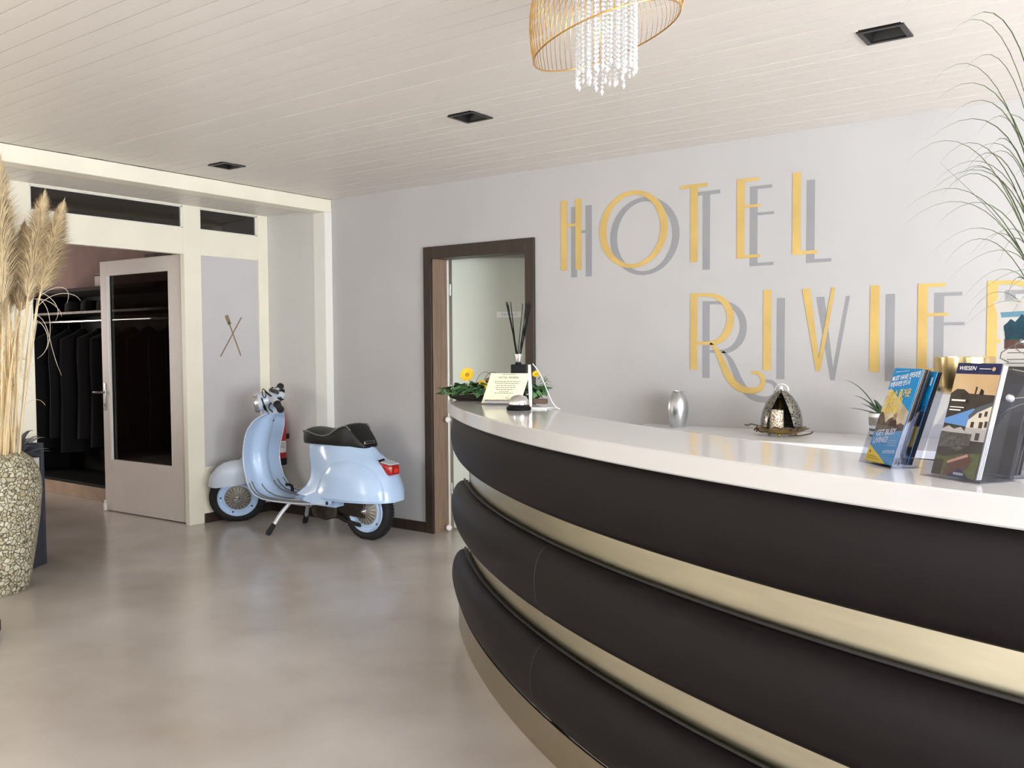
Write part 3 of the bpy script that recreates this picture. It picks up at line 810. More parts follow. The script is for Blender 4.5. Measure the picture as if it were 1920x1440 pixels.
# reed diffuser
rd = thing('reed_diffuser', 'black square reed diffuser with silver collar behind the card', 'diffuser', (2.738, -1.402, TOP), R(36))
G().box((-.034, -.034, 0), (.034, .034, .175)).build('bottle', 'black', rd, bevel=.004)
G().lathe([(.014, .175), (.016, .178), (.019, .222), (.016, .222), (.013, .18)], n=20).build('collar', 'chrome', rd)
for i in range(13):
    a = R(i * 137.5); q = random.uniform(.025, .058); side = -1 if i % 2 else 1
    G().cyl((.006 * math.cos(a), .006 * math.sin(a), .18), (side * q + .004 * math.cos(a), .025 * math.sin(a * 1.3), .455 + random.uniform(-.012, .006)), .0017, n=6).build('reed', 'black', rd)
wb = G().box((-.03, -.02, 0), (.03, .02, .022)).build('wooden_block', 'block_wood', bevel=.002, loc=(2.86, -1.405, TOP - .0), rotz=R(20))
tag(wb, 'small brown wooden block at the rear counter corner', 'block')

# basket of ivy and yellow flowers
bk = thing('flower_basket', 'long twig basket of ivy with yellow flowers on the counter end', 'basket', (2.535, -1.315, TOP), R(27))
rings = []
for q, z in ((.78, .0), (.92, .012), (1.0, .035), (1.02, .038), (.94, .030), (.8, .02)):
    rings.append([(.235 * q * math.cos(t), .062 * q * math.sin(t), z) for t in [2 * math.pi * i / 40 for i in range(40)]])
G().loft(rings).build('basket_body', 'twig_dark', bk)
G().tube([(.245 * math.cos(t), .072 * math.sin(t), .033 + .003 * math.sin(9 * t)) for t in [2 * math.pi * i / 48 for i in range(48)]], .0014, 5, closed=True).build('wire_rim', 'straw_pale', bk)
zig = [(.25 * math.cos(t), .073 * math.sin(t), .033 + (.018 if i % 2 else 0)) for i, t in enumerate([2 * math.pi * i / 60 for i in range(60)])]
G().tube(zig, .0011, 4, closed=True).build('wire_zigzag', 'straw_pale', bk)
for dx in (-.055, -.02):
    G().tube([(dx + .05 * math.cos(t) + .01, .01, .05 + .085 * math.sin(t)) for t in [math.pi * i / 18 for i in range(19)]], .001, 5).build('wire_handle', 'twig', bk)
# a leaf mesh per colour, shared by all leaves
def ivy(name, m):
    pts = [(0, 0), (.011, -.004), (.021, .004), (.017, .012), (.022, .02), (.012, .022), (0, .04), (-.012, .022), (-.022, .02), (-.017, .012), (-.021, .004), (-.011, -.004)]
    vs = [(0, .012, .004)] + [(x, y, -.12 * abs(x) - .06 * y) for x, y in pts]; n = len(pts)
    vs += [(x, y, z - .0008) for x, y, z in vs]
    fs = [(0, 1 + i, 1 + (i + 1) % n) for i in range(n)] + [(n + 1, n + 2 + (i + 1) % n, n + 2 + i) for i in range(n)] + [(1 + i, n + 2 + i, n + 2 + (i + 1) % n, 1 + (i + 1) % n) for i in range(n)]
    g = G().add(vs, fs); return g.mesh(name, m, False)
ivd, ivl = ivy('leaf', 'leaf_dark'), ivy('leaf', 'leaf_light')
for i in range(300):
    t = random.uniform(0, 2 * math.pi); q = random.uniform(0, 1) ** .45
    x, y = .265 * q * math.cos(t), .085 * q * math.sin(t)
    z = .046 + (1 - q * q) * .034 + random.uniform(-.014, .016)
    e = Matrix.Translation((x, y, z)) @ Matrix.Rotation(math.atan2(y * 3, x) - math.pi / 2 + random.uniform(-.8, .8), 4, 'Z') @ Matrix.Rotation(R(random.uniform(-60, 5)), 4, 'X') @ Matrix.Rotation(R(random.uniform(-25, 25)), 4, 'Y') @ Matrix.Scale(random.uniform(.6, 1.0), 4)
    shared('leaf', ivl if i % 5 == 0 else ivd, bk, e)
fern = blade([(0, 0, 0), (.02, .003, 0), (.04, .0, -.003)], .004, (0, 1, 0)).mesh('leaf', 'leaf_light', False)
for i in range(26):
    x = .24 + random.uniform(-.03, .02); e = Matrix.Translation((x, random.uniform(-.05, .03), .055 + random.uniform(0, .045))) @ Matrix.Rotation(R(random.uniform(-70, 60)), 4, 'Z') @ Matrix.Rotation(R(random.uniform(-40, 20)), 4, 'Y')
    shared('leaf', fern, bk, e)
def flower(loc, r, n, M, open_=.25):
    g = G()
    for lay in (0, 1):
        for i in range(n):
            a = 2 * math.pi * (i + .5 * lay) / n; rr = r * (1 - .22 * lay); w = rr * .2
            d = Vector((math.cos(a), math.sin(a), 0)); s_ = Vector((-d.y, d.x, 0)); up = Vector((0, 0, 1))
            o = d * r * .12
            ring = [o - s_ * w * .4, o + d * rr * .5 - s_ * w + up * rr * (open_ + .15 * lay) * .6, o + d * rr * .85 + up * rr * open_, o + d * rr * .5 + s_ * w + up * rr * (open_ + .15 * lay) * .6, o + s_ * w * .4]
            low = [p - up * .0008 for p in ring]
            g.add(ring + low, [(0, 1, 2, 3, 4), (9, 8, 7, 6, 5)] + [(j, 5 + j, 5 + (j + 1) % 5, (j + 1) % 5) for j in range(5)])
    MM = Matrix.Translation(loc) @ M
    f = g.xf(MM).build('flower', 'petal_yellow', bk, smooth=False)
    G().sphere((0, 0, r * .06), r * .26, 12, 6, (1, 1, .55)).xf(MM).build('flower_centre', 'flower_heart', f)
    G().tube([MM @ Vector((0, 0, 0)), Vector(loc) * .9 + Vector((0, 0, -.02)), (loc[0] * .8, loc[1] * .5, .02)], .0018, 5).build('flower_stem', 'leaf_dark', f)
face = Matrix.Rotation(R(-10), 4, 'Z') @ Matrix.Rotation(R(68), 4, 'X')
flower((-.128, -.015, .122), .040, 14, face)
flower((-.055, -.03, .082), .022, 10, Matrix.Rotation(R(40), 4, 'X') @ Matrix.Rotation(R(20), 4, 'Y'))
flower((-.02, -.06, .07), .020, 10, Matrix.Rotation(R(70), 4, 'X'))
flower((.205, -.03, .125), .022, 10, Matrix.Rotation(R(50), 4, 'X'))
gb = G()
gb.lathe([(.001, .0), (.05, .004), (.072, .018), (.078, .034), (.075, .034), (.069, .02), (.001, .008)], n=30).xf(Matrix.Translation((.03, .02, .068)) @ Matrix.Rotation(R(8), 4, 'X')).build('gold_dish', 'old_brass', bk)
for q in ((.02, .0, .108), (.05, .01, .11), (.075, -.02, .10)):
    G().sphere(q, .014, 10, 6).build('white_pebble', 'paper_white', bk)

# ================================================================== LEAFLET HOLDERS ON THE COUNTER
def holder(name, label, A, wd_, w, lean, depth, back_h, pock):
    """clear folded acrylic holder; local x along its front, local y backwards, z up"""
    t = thing(name, label, 'leaflet holder', (A[0], A[1], TOP)); d = Vector((wd_[0], wd_[1], 0)).normalized()
    t.rotation_euler = (0, 0, math.atan2(d.y, d.x)); s = math.tan(R(lean)); e = .002
    def slab(nm, y, z0, z1, x0=0, x1=w, par=t):
        return G().prism([(x0, z0), (x1, z0), (x1, z1), (x0, z1)], (1, 0, 0), (0, s, 1), (0, -1, 0), (0, y, 0), e).build(nm, 'acrylic', par, smooth=False)
    G().box((0, -.002, 0), (w, depth + s * .02, e)).build('base_plate', 'acrylic', t, smooth=False)
    for y, h0, h1, nm in pock: slab(nm, y, h0, h1)
    for x in (0, w - e):
        G().prism([(0, e), (depth, e), (depth + s * .12, .12), (depth + s * back_h, back_h), (depth + s * back_h - .012, back_h), (s * .10 + .01, .10), (s * .09, .09)], (0, 1, 0), (0, 0, 1), (1, 0, 0), (x, 0, 0), e).build('side_wall', 'acrylic', t, smooth=False)
    return t, s
def leaflet(name, label, holder_t, s, x0, y, w, h, m, group=None, th=.0016, z0=.006):
    o = thing(name, label, 'leaflet', group=group)
    bpy.context.view_layer.update()
    ey = Vector((0, s, 1)).normalized()
    F = holder_t.matrix_basis @ frame((x0, y, z0), (1, 0, 0), ey, Vector((1, 0, 0)).cross(ey))
    o.matrix_basis = F
    G().box((0, 0, -th), (w, h, 0)).build('sheets', m, o, smooth=False)
    return o
def printed(o, items, name='cover_print', z=.0002):
    g = G(); mats = []
    for m, poly in items:
        if m not in mats: mats.append(m)
        g.mi = mats.index(m); g.prism(poly, (1, 0, 0), (0, 1, 0), (0, 0, 1), (0, 0, z), .0001); z += .00012
    g.build(name, mats, o, smooth=False, recalc=False); return z
def otext(o, body, x, y, size, m, z=.0017, rot=0, shear=0, sx=1.0, name='cover_lettering'):
    return text_mesh(body, size, Matrix.Translation((x, y, z)) @ Matrix.Rotation(R(rot), 4, 'Z'), m, name, o, shear=shear, sx=sx, extrude=.00005, bold=size * .013)

h1, s1 = holder('leaflet_holder', 'clear acrylic leaflet holder with the blue leaflets', (4.552, -2.652), (.70, -.71), .122, 19, .062, .17,
                [(.0, .002, .085, 'front_lip'), (.031, .002, .13, 'divider'), (.062, .002, .17, 'back_plate')])
W_, H_ = .099, .212
b1 = leaflet('leaflet', 'blue and yellow leaflet with bold slogans in the clear holder', h1, s1, .014, .006, W_, H_, 'sky_blue')
z = printed(b1, [
    ('sky_blue', rect(0, 0, W_, H_)), ('mid_blue', rect(0, 0, W_, .075)),
    ('sepia_pale', [(0, .062), (W_, .078), (W_, .118), (.012, .165), (0, .16)]),
    ('sepia_dark', [(0, .062), (W_, .076), (W_, .088), (.085, .092), (.07, .086), (.055, .104), (.04, .098), (.03, .088), (.012, .112), (0, .11)]),
    ('figure_dark', [(.04, .066), (.075, .072), (.07, .092), (.064, .098), (.054, .098), (.046, .09)]),
    ('skin_print', ell(.058, .105, .0065, .009, 14)),
    ('mid_blue', [(0, 0), (W_, 0), (W_, .076), (.045, .066), (0, .066)]),
    ('yellow_print', [(0, 0), (.078, 0), (0, .036)]),
    ('figure_dark', ell(.010, .021, .003, .003, 10)), ('ink', rect(.006, .011, .040, .012)), ('ink', rect(.006, .0065, .052, .0075))])
otext(b1, 'MUST HAVE! 인터라켄', .006, .181, .0150, 'paper_white', rot=9, shear=.1, sx=.66)
otext(b1, '여행자라면 반드시', .006, .167, .0135, 'paper_white', rot=9, shear=.1, sx=.66)
for i, (tx, x, y, sz) in enumerate((('핫!소 즐거운', .012, .143, .0205), ('아웃도어!', .010, .125, .0205), ('익사이팅', .008, .106, .0205))):
    otext(b1, tx, x, y, sz, 'yellow_print', rot=7, shear=.1, sx=.72)
otext(b1, 'GET BUSY', .012, .056, .0185, 'paper_white', rot=9, shear=.15, sx=.82)
otext(b1, 'LIVING!', .009, .039, .0185, 'paper_white', rot=9, shear=.15, sx=.82)
otext(b1, 'OUTDOOR', .055, .021, .0098, 'paper_white', rot=7, shear=.15, sx=.85)
printed(b1, [('paper_white', [(.062, .050 - i * .005), (.090 + i * .002, .0525 - i * .005), (.090 + i * .002, .0532 - i * .005), (.062, .0507 - i * .005)]) for i in range(3)] + [('paper_white', [(.01, .2015), (.058, .2065), (.058, .2072), (.01, .2022)])], 'small_print', .0016)
for i in range(5):
    leaflet('leaflet', 'thin leaflet stacked behind the blue slogan leaflet in its holder', h1, s1, .014, .0095 + .0036 * i, W_, H_ - .002 - .001 * (i % 3), ('plinth_wood', 'grey_leaflet', 'soft_black', 'grey_leaflet', 'soft_black')[i], 'leaflets behind the blue slogan leaflet')
b2 = leaflet('leaflet', 'second blue leaflet in the rear pocket of the blue leaflets holder', h1, s1, .020, .037, W_, H_ - .006, 'sky_blue')
printed(b2, [('sky_blue', rect(0, .10, W_, H_ - .006)), ('soft_black', rect(0, .085, W_, .118)), ('yellow_print', rect(.0, .03, W_, .085)), ('soft_black', rect(0, 0, W_, .04)), ('paper_white', rect(.088, .175, .093, .193))])
for i in range(3):
    leaflet('leaflet', 'dark leaflet in the rear pocket behind the second blue leaflet', h1, s1, .016, .042 + .004 * i, W_, H_ - .008, 'soft_black', 'leaflets behind the second blue leaflet')

h2, s2 = holder('leaflet_holder', 'larger clear acrylic leaflet holder with the photo leaflets', (4.704, -2.792), (.84, -.54), .135, 17, .088, .21,
                [(.0, .002, .10, 'front_lip'), (.040, .002, .15, 'divider'), (.088, .002, .21, 'back_plate')])
c1 = leaflet('leaflet', 'photo leaflet with navy band and a white house picture', h2, s2, .022, .007, W_, .225, 'print_dark')
K = .225
z = printed(c1, [
    ('print_dark', rect(0, 0, W_, K)), ('sunset', rect(0, .160, W_, .205)), ('navy', rect(0, .203, W_, K)),
    ('print_dark', [(0, .163), (.012, .172), (.028, .172), (.042, .164), (.099, .163), (.099, .15), (0, .15)]),
    ('soft_black', [(.054, .163), (.057, .163), (.058, .178), (.054, .178)]), ('soft_black', [(.064, .163), (.074, .163), (.073, .171), (.066, .175)]),
    ('print_roof', [(0, .103), (.06, .098), (.075, .13), (.06, .135), (.0, .112)]),
    ('print_slate', [(.052, .12), (.066, .137), (.099, .15), (.099, .142), (.07, .128), (.056, .112)]),
    ('print_house', [(.05, .072), (.099, .072), (.099, .142), (.072, .128), (.054, .112)])]
    + [('print_dark', rect(x, y_, x + w2, y_ + h2_)) for x, y_, w2, h2_ in ((.075, .118, .006, .009), (.087, .121, .006, .010), (.062, .098, .007, .011), (.080, .098, .008, .012), (.092, .1, .006, .012), (.078, .074, .009, .014))]
    + [('print_house', [(0, .09), (.014, .098), (.028, .092), (.042, .097), (.052, .09), (.052, .084), (0, .086)]),
       ('print_crowd', rect(0, .05, .07, .085)), ('print_dark', [(0, .032), (.099, .05), (.099, .066), (0, .054)]), ('print_crowd', [(.03, .055), (.05, .06), (.06, .056), (.045, .05)]),
       ('print_green', [(0, 0), (.099, 0), (.099, .05), (.06, .045), (.02, .036), (0, .04)]), ('print_dark', rect(0, 0, .022, .03)),
       ('print_brown', [(.026, .0), (.064, .0), (.085, .035), (.074, .046), (.032, .022)]), ('print_pink', [(.033, .024), (.075, .041), (.072, .046), (.030, .028)]),
       ('navy', [(.036, 0), (.085, 0), (.062, .018)])])
otext(c1, 'WIESEN', .007, .210, .0112, 'paper_white', .0036, shear=.2)
printed(c1, [('paper_white', rect(.054, .2125, .080, .2138)), ('sunset', ell(.086, .213, .004, .004, 12)), ('paper_white', rect(.008, .147, .040, .1505)), ('paper_white', rect(.008, .134, .040, .136)), ('paper_white', rect(.008, .128, .034, .1305))], 'small_print', .0034)
otext(c1, 'WIESEN', .050, .004, .0065, 'paper_white', .0036, shear=.2)
for i in range(3):
    leaflet('leaflet', 'thin white-edged leaflet stacked behind the white house leaflet', h2, s2, .022, .0095 + .0045 * i, W_ + .002, .222 - .001 * i, 'paper_white', 'leaflets behind the white house leaflet')
h3, s3 = holder('leaflet_holder', 'clear acrylic holder at the right edge filled with dark leaflets', (4.757, -2.707), (.84, -.54), .118, 17, .075, .20,
                [(.0, .002, .10, 'front_lip'), (.075, .002, .20, 'back_plate')])
for i in range(4):
    leaflet('leaflet', 'dark grey leaflet standing in the right-hand acrylic holder', h3, s3, .006, .008 + .010 * i, .105, .216, 'grey_leaflet', 'dark leaflets in the right-hand holder')
# tall sheet of paper with a mountain photo curling out of the rear pocket
ps = thing('photo_sheet', 'tall white sheet with mountain photo curling out of the right-hand dark leaflet holder', 'paper')
bpy.context.view_layer.update()
ps.matrix_basis = h3.matrix_basis @ Matrix.Translation((.002, .060, 0))
def spt(u, w, off=0):
    k = w / .33
    return Vector((u - .006 + .012 * k, .22 * w - 2.6 * max(0, w - .2) ** 2 - off, .01 + w * .97 + .02 * u))
def sheet(nm, u0, u1, w0, w1, m, off, th_, poly=None):
    g = G(); rings = []
    for i in range(13):
        w = w0 + (w1 - w0) * i / 12; rings.append([spt(u0, w, off), spt(u1, w, off), spt(u1, w, off - th_), spt(u0, w, off - th_)])
    return g.loft(rings).build(nm, m, ps)
sheet('sheet', 0, .110, 0, .345, 'paper_white', 0, .0006)
sheet('photo', .008, .110, .245, .338, 'print_sky', .0003, .0003)
g = G()
ridge = [.294, .300, .307, .301, .308, .316, .304, .311, .300, .305, .298, .303]
for i in range(11):
    u0_, u1_ = .010 + .0909 * i / 10, .010 + .0909 * (i + 1) / 10
    p0, p1, p2, p3 = spt(u0_, .262, .0005), spt(u1_, .262, .0005), spt(u1_, ridge[i + 1], .0005), spt(u0_, ridge[i], .0005)
    g.add([p0, p1, p2, p3], [(0, 1, 2, 3)])
g.build('photo_mountain', 'print_teal', ps)
sheet('photo_heath', .008, .110, .245, .266, 'print_heath', .0007, .0002)
for w_ in (.236, .222, .214, .206, .198, .188):
    sheet('print_line', .016, .016 + random.uniform(.05, .085), w_, w_ + .0016, 'ink', .0006, .0003)

# ------------------------------------------------------------------ vase of ornamental grass with a string of wire lights
GX, GY = 4.932, -2.642
gv = thing('grass_vase', 'dark grey vase of tall arching green grass at the counter edge of the frame', 'potted plant', (GX, GY, TOP))
G().lathe([(.045, 0), (.05, .004), (.058, .02), (.085, .068), (.092, .115), (.085, .17), (.070, .204), (.066, .218), (.060, .218), (.064, .204), (.078, .17), (.001, .165)], n=36).build('vase_body', 'dark_vase', gv)
rt = Vector((.81, .586, 0)); dp = Vector((-.586, .81, 0)); up = Vector((0, 0, 1))
def lb(l1, z1, l2, z2, l3, z3, dd, w, m, base=(0, .18)):
    P0 = rt * base[0] + up * base[1]; P1 = rt * l1 + dp * dd * .3 + up * z1; P2 = rt * l2 + dp * dd * .7 + up * z2; P3 = rt * l3 + dp * dd + up * z3
    return blade([tuple(p) for p in bez(P0, P1, P2, P3, 16)], w, dp.cross(up) * .3 + dp).build('leaf', m, gv, smooth=False)
tips = [(-.24, .80), (-.235, .755), (-.13, .84), (-.235, .70), (-.30, .70), (-.23, .64), (-.265, .61), (-.17, .49), (-.27, .43), (-.19, .38), (-.21, .52), (-.15, .49), (-.285, .38), (-.10, .80), (-.20, .60), (-.16, .66), (-.12, .36), (-.22, .33), (-.08, .42)]
for i, (l, z_) in enumerate(tips):
    l += .03; z_ -= .045
    hgt = z_ + .05 + abs(l) * .15
    lb(-.02 + random.uniform(-.02, .02), .18 + (hgt - .18) * .6, l * .35, hgt + .06, l, z_, random.uniform(-.15, .15), random.uniform(.003, .0046), ('grass_green', 'grass_pale')[i % 2])
lb(-.03, .42, -.10, .50, -.225, .62, .05, .003, 'grass_green')
for i in range(80):
    a = R(random.uniform(0, 360)); L = random.uniform(.12, .33); z_ = random.uniform(.30, .85); hgt = z_ + .08
    l = L * math.cos(a); dd = L * math.sin(a)
    lb(l * .15, .18 + (hgt - .18) * .6, l * .5, hgt + .06, l, z_, dd, random.uniform(.003, .0046), ('grass_green', 'grass_pale')[i % 2])
for i in range(26):
    l = random.uniform(-.05, .03); lb(l * .3, .45, l * .6, .65, l * 1.5, random.uniform(.75, .95), random.uniform(-.06, .06), .0055, 'grass_green')
ws = thing('wire_light_string', 'thin silver wire with tiny bead lights wound round the grey vase', 'string lights', (GX, GY, TOP))
pts = []
for i in range(160):
    t = i / 159; a = 2 * math.pi * 3.3 * t + 1.0
    r_ = .10 + .022 * math.sin(i * .9) + .012 * math.sin(i * .37); pts.append((r_ * math.cos(a), r_ * math.sin(a), .10 + .2 * t + .02 * math.sin(i * .55)))
G().tube(pts, .0011, 5).build('wire', 'wire_silver', ws)
G().tube([rt * l + up * z + dp * -.06 for l, z in ((-.03, .16), (-.06, .165), (-.10, .158), (-.135, .155))], .0013, 5).build('wire', 'wire_silver', ws)
G().tube([rt * l + up * z + dp * -.08 for l, z in ((-.02, .26), (-.045, .25), (-.055, .20), (-.05, .15), (-.06, .11), (-.08, .09))], .0012, 5).build('wire', 'wire_silver', ws)
G().sphere(rt * -.138 + up * .155 + dp * -.06, .009, 12, 8).build('bead', 'chrome', ws)
for i in range(8, 160, 12): G().sphere(pts[i], .006, 10, 6).build('bead', 'chrome', ws)
G().sphere(rt * -.048 + up * .255 + dp * -.08, .008, 10, 6).build('bead', 'chrome', ws)

# ================================================================== CHANDELIER
ch = thing('pendant_lamp', 'gold wire pendant shade with hanging crystal strands', 'chandelier', (3.774, -2.408, 2.21))
TL = Matrix.Rotation(R(17.5), 4, Vector((.586, -.81, 0)))         # the lower rim is cut aslant
def rim(a, r=.222): return TL @ Vector((r * math.cos(a), r * math.sin(a), 0))
G().tube([rim(2 * math.pi * i / 64) for i in range(64)], .0022, 6, closed=True).build('lower_ring', 'gold_metal', ch)
topc = Vector((0, 0, .20))
def tr(a, r=.115): return topc + Vector((r * math.cos(a), r * math.sin(a), 0))
G().tube([tr(2 * math.pi * i / 48) for i in range(48)], .002, 6, closed=True).build('upper_ring', 'gold_metal', ch)
for i in range(72):
    a = 2 * math.pi * i / 72; p = rim(a); q = tr(a); d = Vector((math.cos(a), math.sin(a), 0))
    G().tube(bez(p, p + d * .025 + Vector((0, 0, (q.z - p.z) * .45)), q + d * .11 + Vector((0, 0, -.02)), q, 8), .0011, 4).build('wire', 'gold_metal', ch)
for i in range(4):
    a = R(45 + 90 * i); G().tube([tr(a), (0, 0, .205)], .002, 5).build('spoke', 'gold_metal', ch)
G().lathe([(.06, .228), (.06, .205), (.052, .2), (.001, .2)], n=32).build('ceiling_rose', 'gold_metal', ch)
G().lathe([(.088, .176), (.091, .178), (.091, .186), (.088, .188)], n=40, cap=False).build('crystal_ring', 'gold_metal', ch)
for i in range(3):
    a = R(120 * i); G().tube([(.089 * math.cos(a), .089 * math.sin(a), .186), (.05 * math.cos(a), .05 * math.sin(a), .205)], .0015, 5).build('spoke', 'gold_metal', ch)
def strand(n):
    g = G()
    for k in range(n):
        z = -.0128 * k; r = .0053
        g.lathe([(.0008, z - .0054), (r, z - .001), (r, z + .001), (.0008, z + .0054)], n=6)
    g.lathe([(.0008, z - .026), (.0058, z - .016), (.003, z - .008), (.0006, z - .006)], n=6)
    return g.mesh('crystal_strand', 'crystal', False)
SM = {n: strand(n) for n in (21, 22, 23, 24)}
for me in SM.values(): fixn(me)
for ringr, cnt in ((.086, 24), (.055, 12)):
    for i in range(cnt):
        a = 2 * math.pi * i / cnt + ringr * 20
        shared('crystal_strand', SM[random.choice((22, 23, 24) if math.cos(a) < .3 else (21, 22))], ch, Matrix.Translation((ringr * math.cos(a), ringr * math.sin(a), .178)) @ Matrix.Rotation(random.uniform(0, 3), 4, 'Z'))

# ================================================================== FLOOR VASE, PAMPAS GRASS, PEDESTAL
UX, UY = -.031, -2.481
un = thing('floor_vase', 'tall shell mosaic floor vase holding the pampas grass', 'vase', (UX, UY, 0))
G().lathe([(.001, 0), (.172, 0), (.180, .008), (.200, .12), (.222, .25), (.243, .40), (.255, .54), (.254, .60), (.241, .66), (.212, .715), (.175, .745), (.150, .755), (.138, .755), (.134, .745), (.16, .72), (.18, .6), (.001, .58)], n=56).build('vase_body', 'shell_mosaic', un)
def W(px, py, dd=0.0):        # point on the vertical plane through the vase axis (metres worked out from the photo)
    return Vector((UX, UY, 0)) + rt * (.1376 + .002875 * px - .0000848 * py) + up * (3.191 - .002866 * py) + dp * dd
def pampas(label, tip, base, w, m, dd, mouth, group=None, n=4200):
    t = thing('pampas_stem', label, 'dried grass', W(mouth, 850, dd * .3), group=group)
    off = t.location
    A = W(base[0], base[1], dd) - off; B = W(tip[0], tip[1], dd * 1.2) - off; S = Vector((0, 0, -.12))
    mid = A * .5 + S * .5 + Vector((0, 0, .0))
    axis = bez(S, S * .4 + A * .3 + up * .1, A - (B - A) * .35, A, 10)
    G().tube(axis + [A + (B - A) * .5, B - (B - A) * .05], [.0048] * 11 + [.0025, .001], 6).build('stalk', 'straw', t)
    g = G(); L = (B - A).length; ax = (B - A).normalized(); wm = w / 343
    e1 = ax.orthogonal().normalized(); e2 = ax.cross(e1)
    for i in range(n):
        k = random.random() ** .9
        c = A + (B - A) * k * .97
        a = random.uniform(0, 2 * math.pi); rad = e1 * math.cos(a) + e2 * math.sin(a)
        full_ = wm * 1.6 * (math.sin(math.pi * min(1, .22 + k * .80)) ** .8 if k > .0 else 0) * random.uniform(.45, 1.05) * .5
        ln = L * random.uniform(.14, .24) * (1 - .45 * k)
        p1 = c + rad * full_ * .55 + ax * ln * .5; p2 = c + rad * full_ * 1.05 + ax * ln - up * .012
        s_ = ax.cross(rad) * random.uniform(.0011, .0022)
        g.add([c - s_, c + s_, p1 + s_, p1 - s_, p2], [(0, 1, 2, 3), (3, 2, 4)])
    pl = g.build('plume', m, t, smooth=False, recalc=False); pl['kind'] = 'stuff'
    return t
pampas('tallest pale pampas plume at the left edge of the picture', (11, 300), (16, 575), 58, 'pampas_a', -.06, 4)
pampas('pointed pampas plume second from the right in the floor vase', (83, 364), (52, 560), 52, 'pampas_a', .0, 22)
pampas('rightmost slender pampas plume leaning out of the floor vase', (114, 380), (72, 550), 50, 'pampas_a', .02, 30)
pampas('short darker pampas plume below the second plume from right', (60, 405), (42, 565), 42, 'pampas_b', .06, 14)
pampas('brownish pampas plume behind the tallest plume', (32, 415), (26, 585), 46, 'pampas_b', .06, 8)
pampas('low pale pampas plume with frayed tip at the left edge', (4, 470), (2, 640), 34, 'pampas_a', -.06, 0)
for tip, base, w in (((-22, 340), (-12, 590), 46), ((-10, 380), (-6, 600), 40)):
    pampas('pampas plume of the bunch beyond the left edge', tip, base, w, 'pampas_a', random.uniform(-.08, .1), base[0] * .6, 'pampas plumes at the far left')
for i in range(36):
    x0 = random.uniform(-30, 28); x1 = x0 + random.uniform(-14, 30); y1 = random.uniform(520, 640)
    t = thing('straw_stem', 'bare straw stem standing among the pampas in the floor vase', 'dried grass', W(x0, 850, random.uniform(-.08, .08)), group='bare straw stems in the floor vase')
    B = W(x1, y1, random.uniform(-.1, .1)) - t.location
    G().tube(bez((0, 0, -.12), (0, 0, .15), B * .6 + up * .1, B, 8), [.0042] * 6 + [.0036, .003, .0022], 5).build('stalk', 'straw', t)
    for k in range(3):
        b = B * random.uniform(.3, .9); c = rt * random.uniform(-.09, .12) + up * random.uniform(-.05, .10)
        G().tube(bez(b, b + c * .4 + up * .03, b + c * .8 + up * .02, b + c - up * .03, 7), .0009, 4).build('leaf', 'straw', t)
for i, c in enumerate((((66, 560), (95, 528), (137, 530), (122, 568)), ((66, 575), (95, 540), (140, 545), (148, 564)), ((70, 560), (92, 570), (96, 625), (84, 655)), ((62, 588), (92, 600), (84, 640), (112, 704)), ((66, 600), (88, 612), (98, 655), (66, 672)), ((60, 545), (85, 545), (118, 575), (101, 600)), ((58, 560), (88, 555), (112, 580), (112, 592)))):
    t = thing('dry_grass_leaf', 'pale curled dry grass blade arching right out of the pampas', 'dried grass', W(20 + i, 845, .02), group='pale curled grass blades')
    q = [W(x, y, .02) - t.location for x, y in c]
    G().tube([Vector((0, 0, -.1))] + bez(*q, n=14), [.0016] * 10 + [.0013] * 4 + [.0009, .0006], 5).build('blade', 'straw_pale', t)

pd = thing('slate_pedestal', 'dark slate pedestal with a raised back panel behind the floor vase', 'pedestal', (-.385, -2.025, 0), R(36))
G().box((-.31, 0, 0), (0, .03, .745)).build('back_panel', 'slate_box', pd, bevel=.003)
G().box((-.305, -.20, 0), (-.006, 0, .535)).build('plinth_block', 'slate_box', pd, bevel=.003)
pw = thing('planter_pot', 'square white planter pot on the slate pedestal', 'pot', (-.385, -2.025, .535), R(36))
g = G()
for a, b_ in (((-.24, -.195, 0), (-.225, -.012, .125)), ((-.023, -.195, 0), (-.008, -.012, .125)), ((-.225, -.195, 0), (-.023, -.18, .125)), ((-.225, -.027, 0), (-.023, -.012, .125)), ((-.225, -.18, 0), (-.023, -.027, .012))): g.box(a, b_)
g.build('pot_body', 'pot_white', pw, bevel=.002)
G().box((-.225, -.18, .09), (-.023, -.027, .105)).build('soil', 'black', pw, smooth=False)
gp = thing('grey_foliage', 'dark grey artificial leaves spilling from the white planter pot', 'plant', (-.445, -2.17, .64))
for i in range(34):
    a = R(i * 137.5); L = random.uniform(.12, .24); el = random.uniform(.25, 1.5); d = Vector((math.cos(a), math.sin(a), 0))
    pts = bez((0, 0, 0), d * L * .35 + up * L * .6 * el, d * L * .75 + up * L * .85 * el, d * L + up * L * (.85 * el - .10), 8)
    blade([tuple(p) for p in pts], random.uniform(.022, .036), d.cross(up)).build('leaf', 'grey_leaf', gp)

# corner of a dark wooden plinth at the left edge of the frame
pb = thing('wooden_plinth', 'corner of a low dark brown wooden plinth at the left frame edge', 'furniture', (.83, -3.03, 0), R(36))
G().box((-.28, -.22, .012), (.10, .22, .075)).build('top_board', 'dark_wood', pb, bevel=.01)
G().box((-.26, -.20, 0), (.08, .20, .014)).build('foot', 'black', pb)

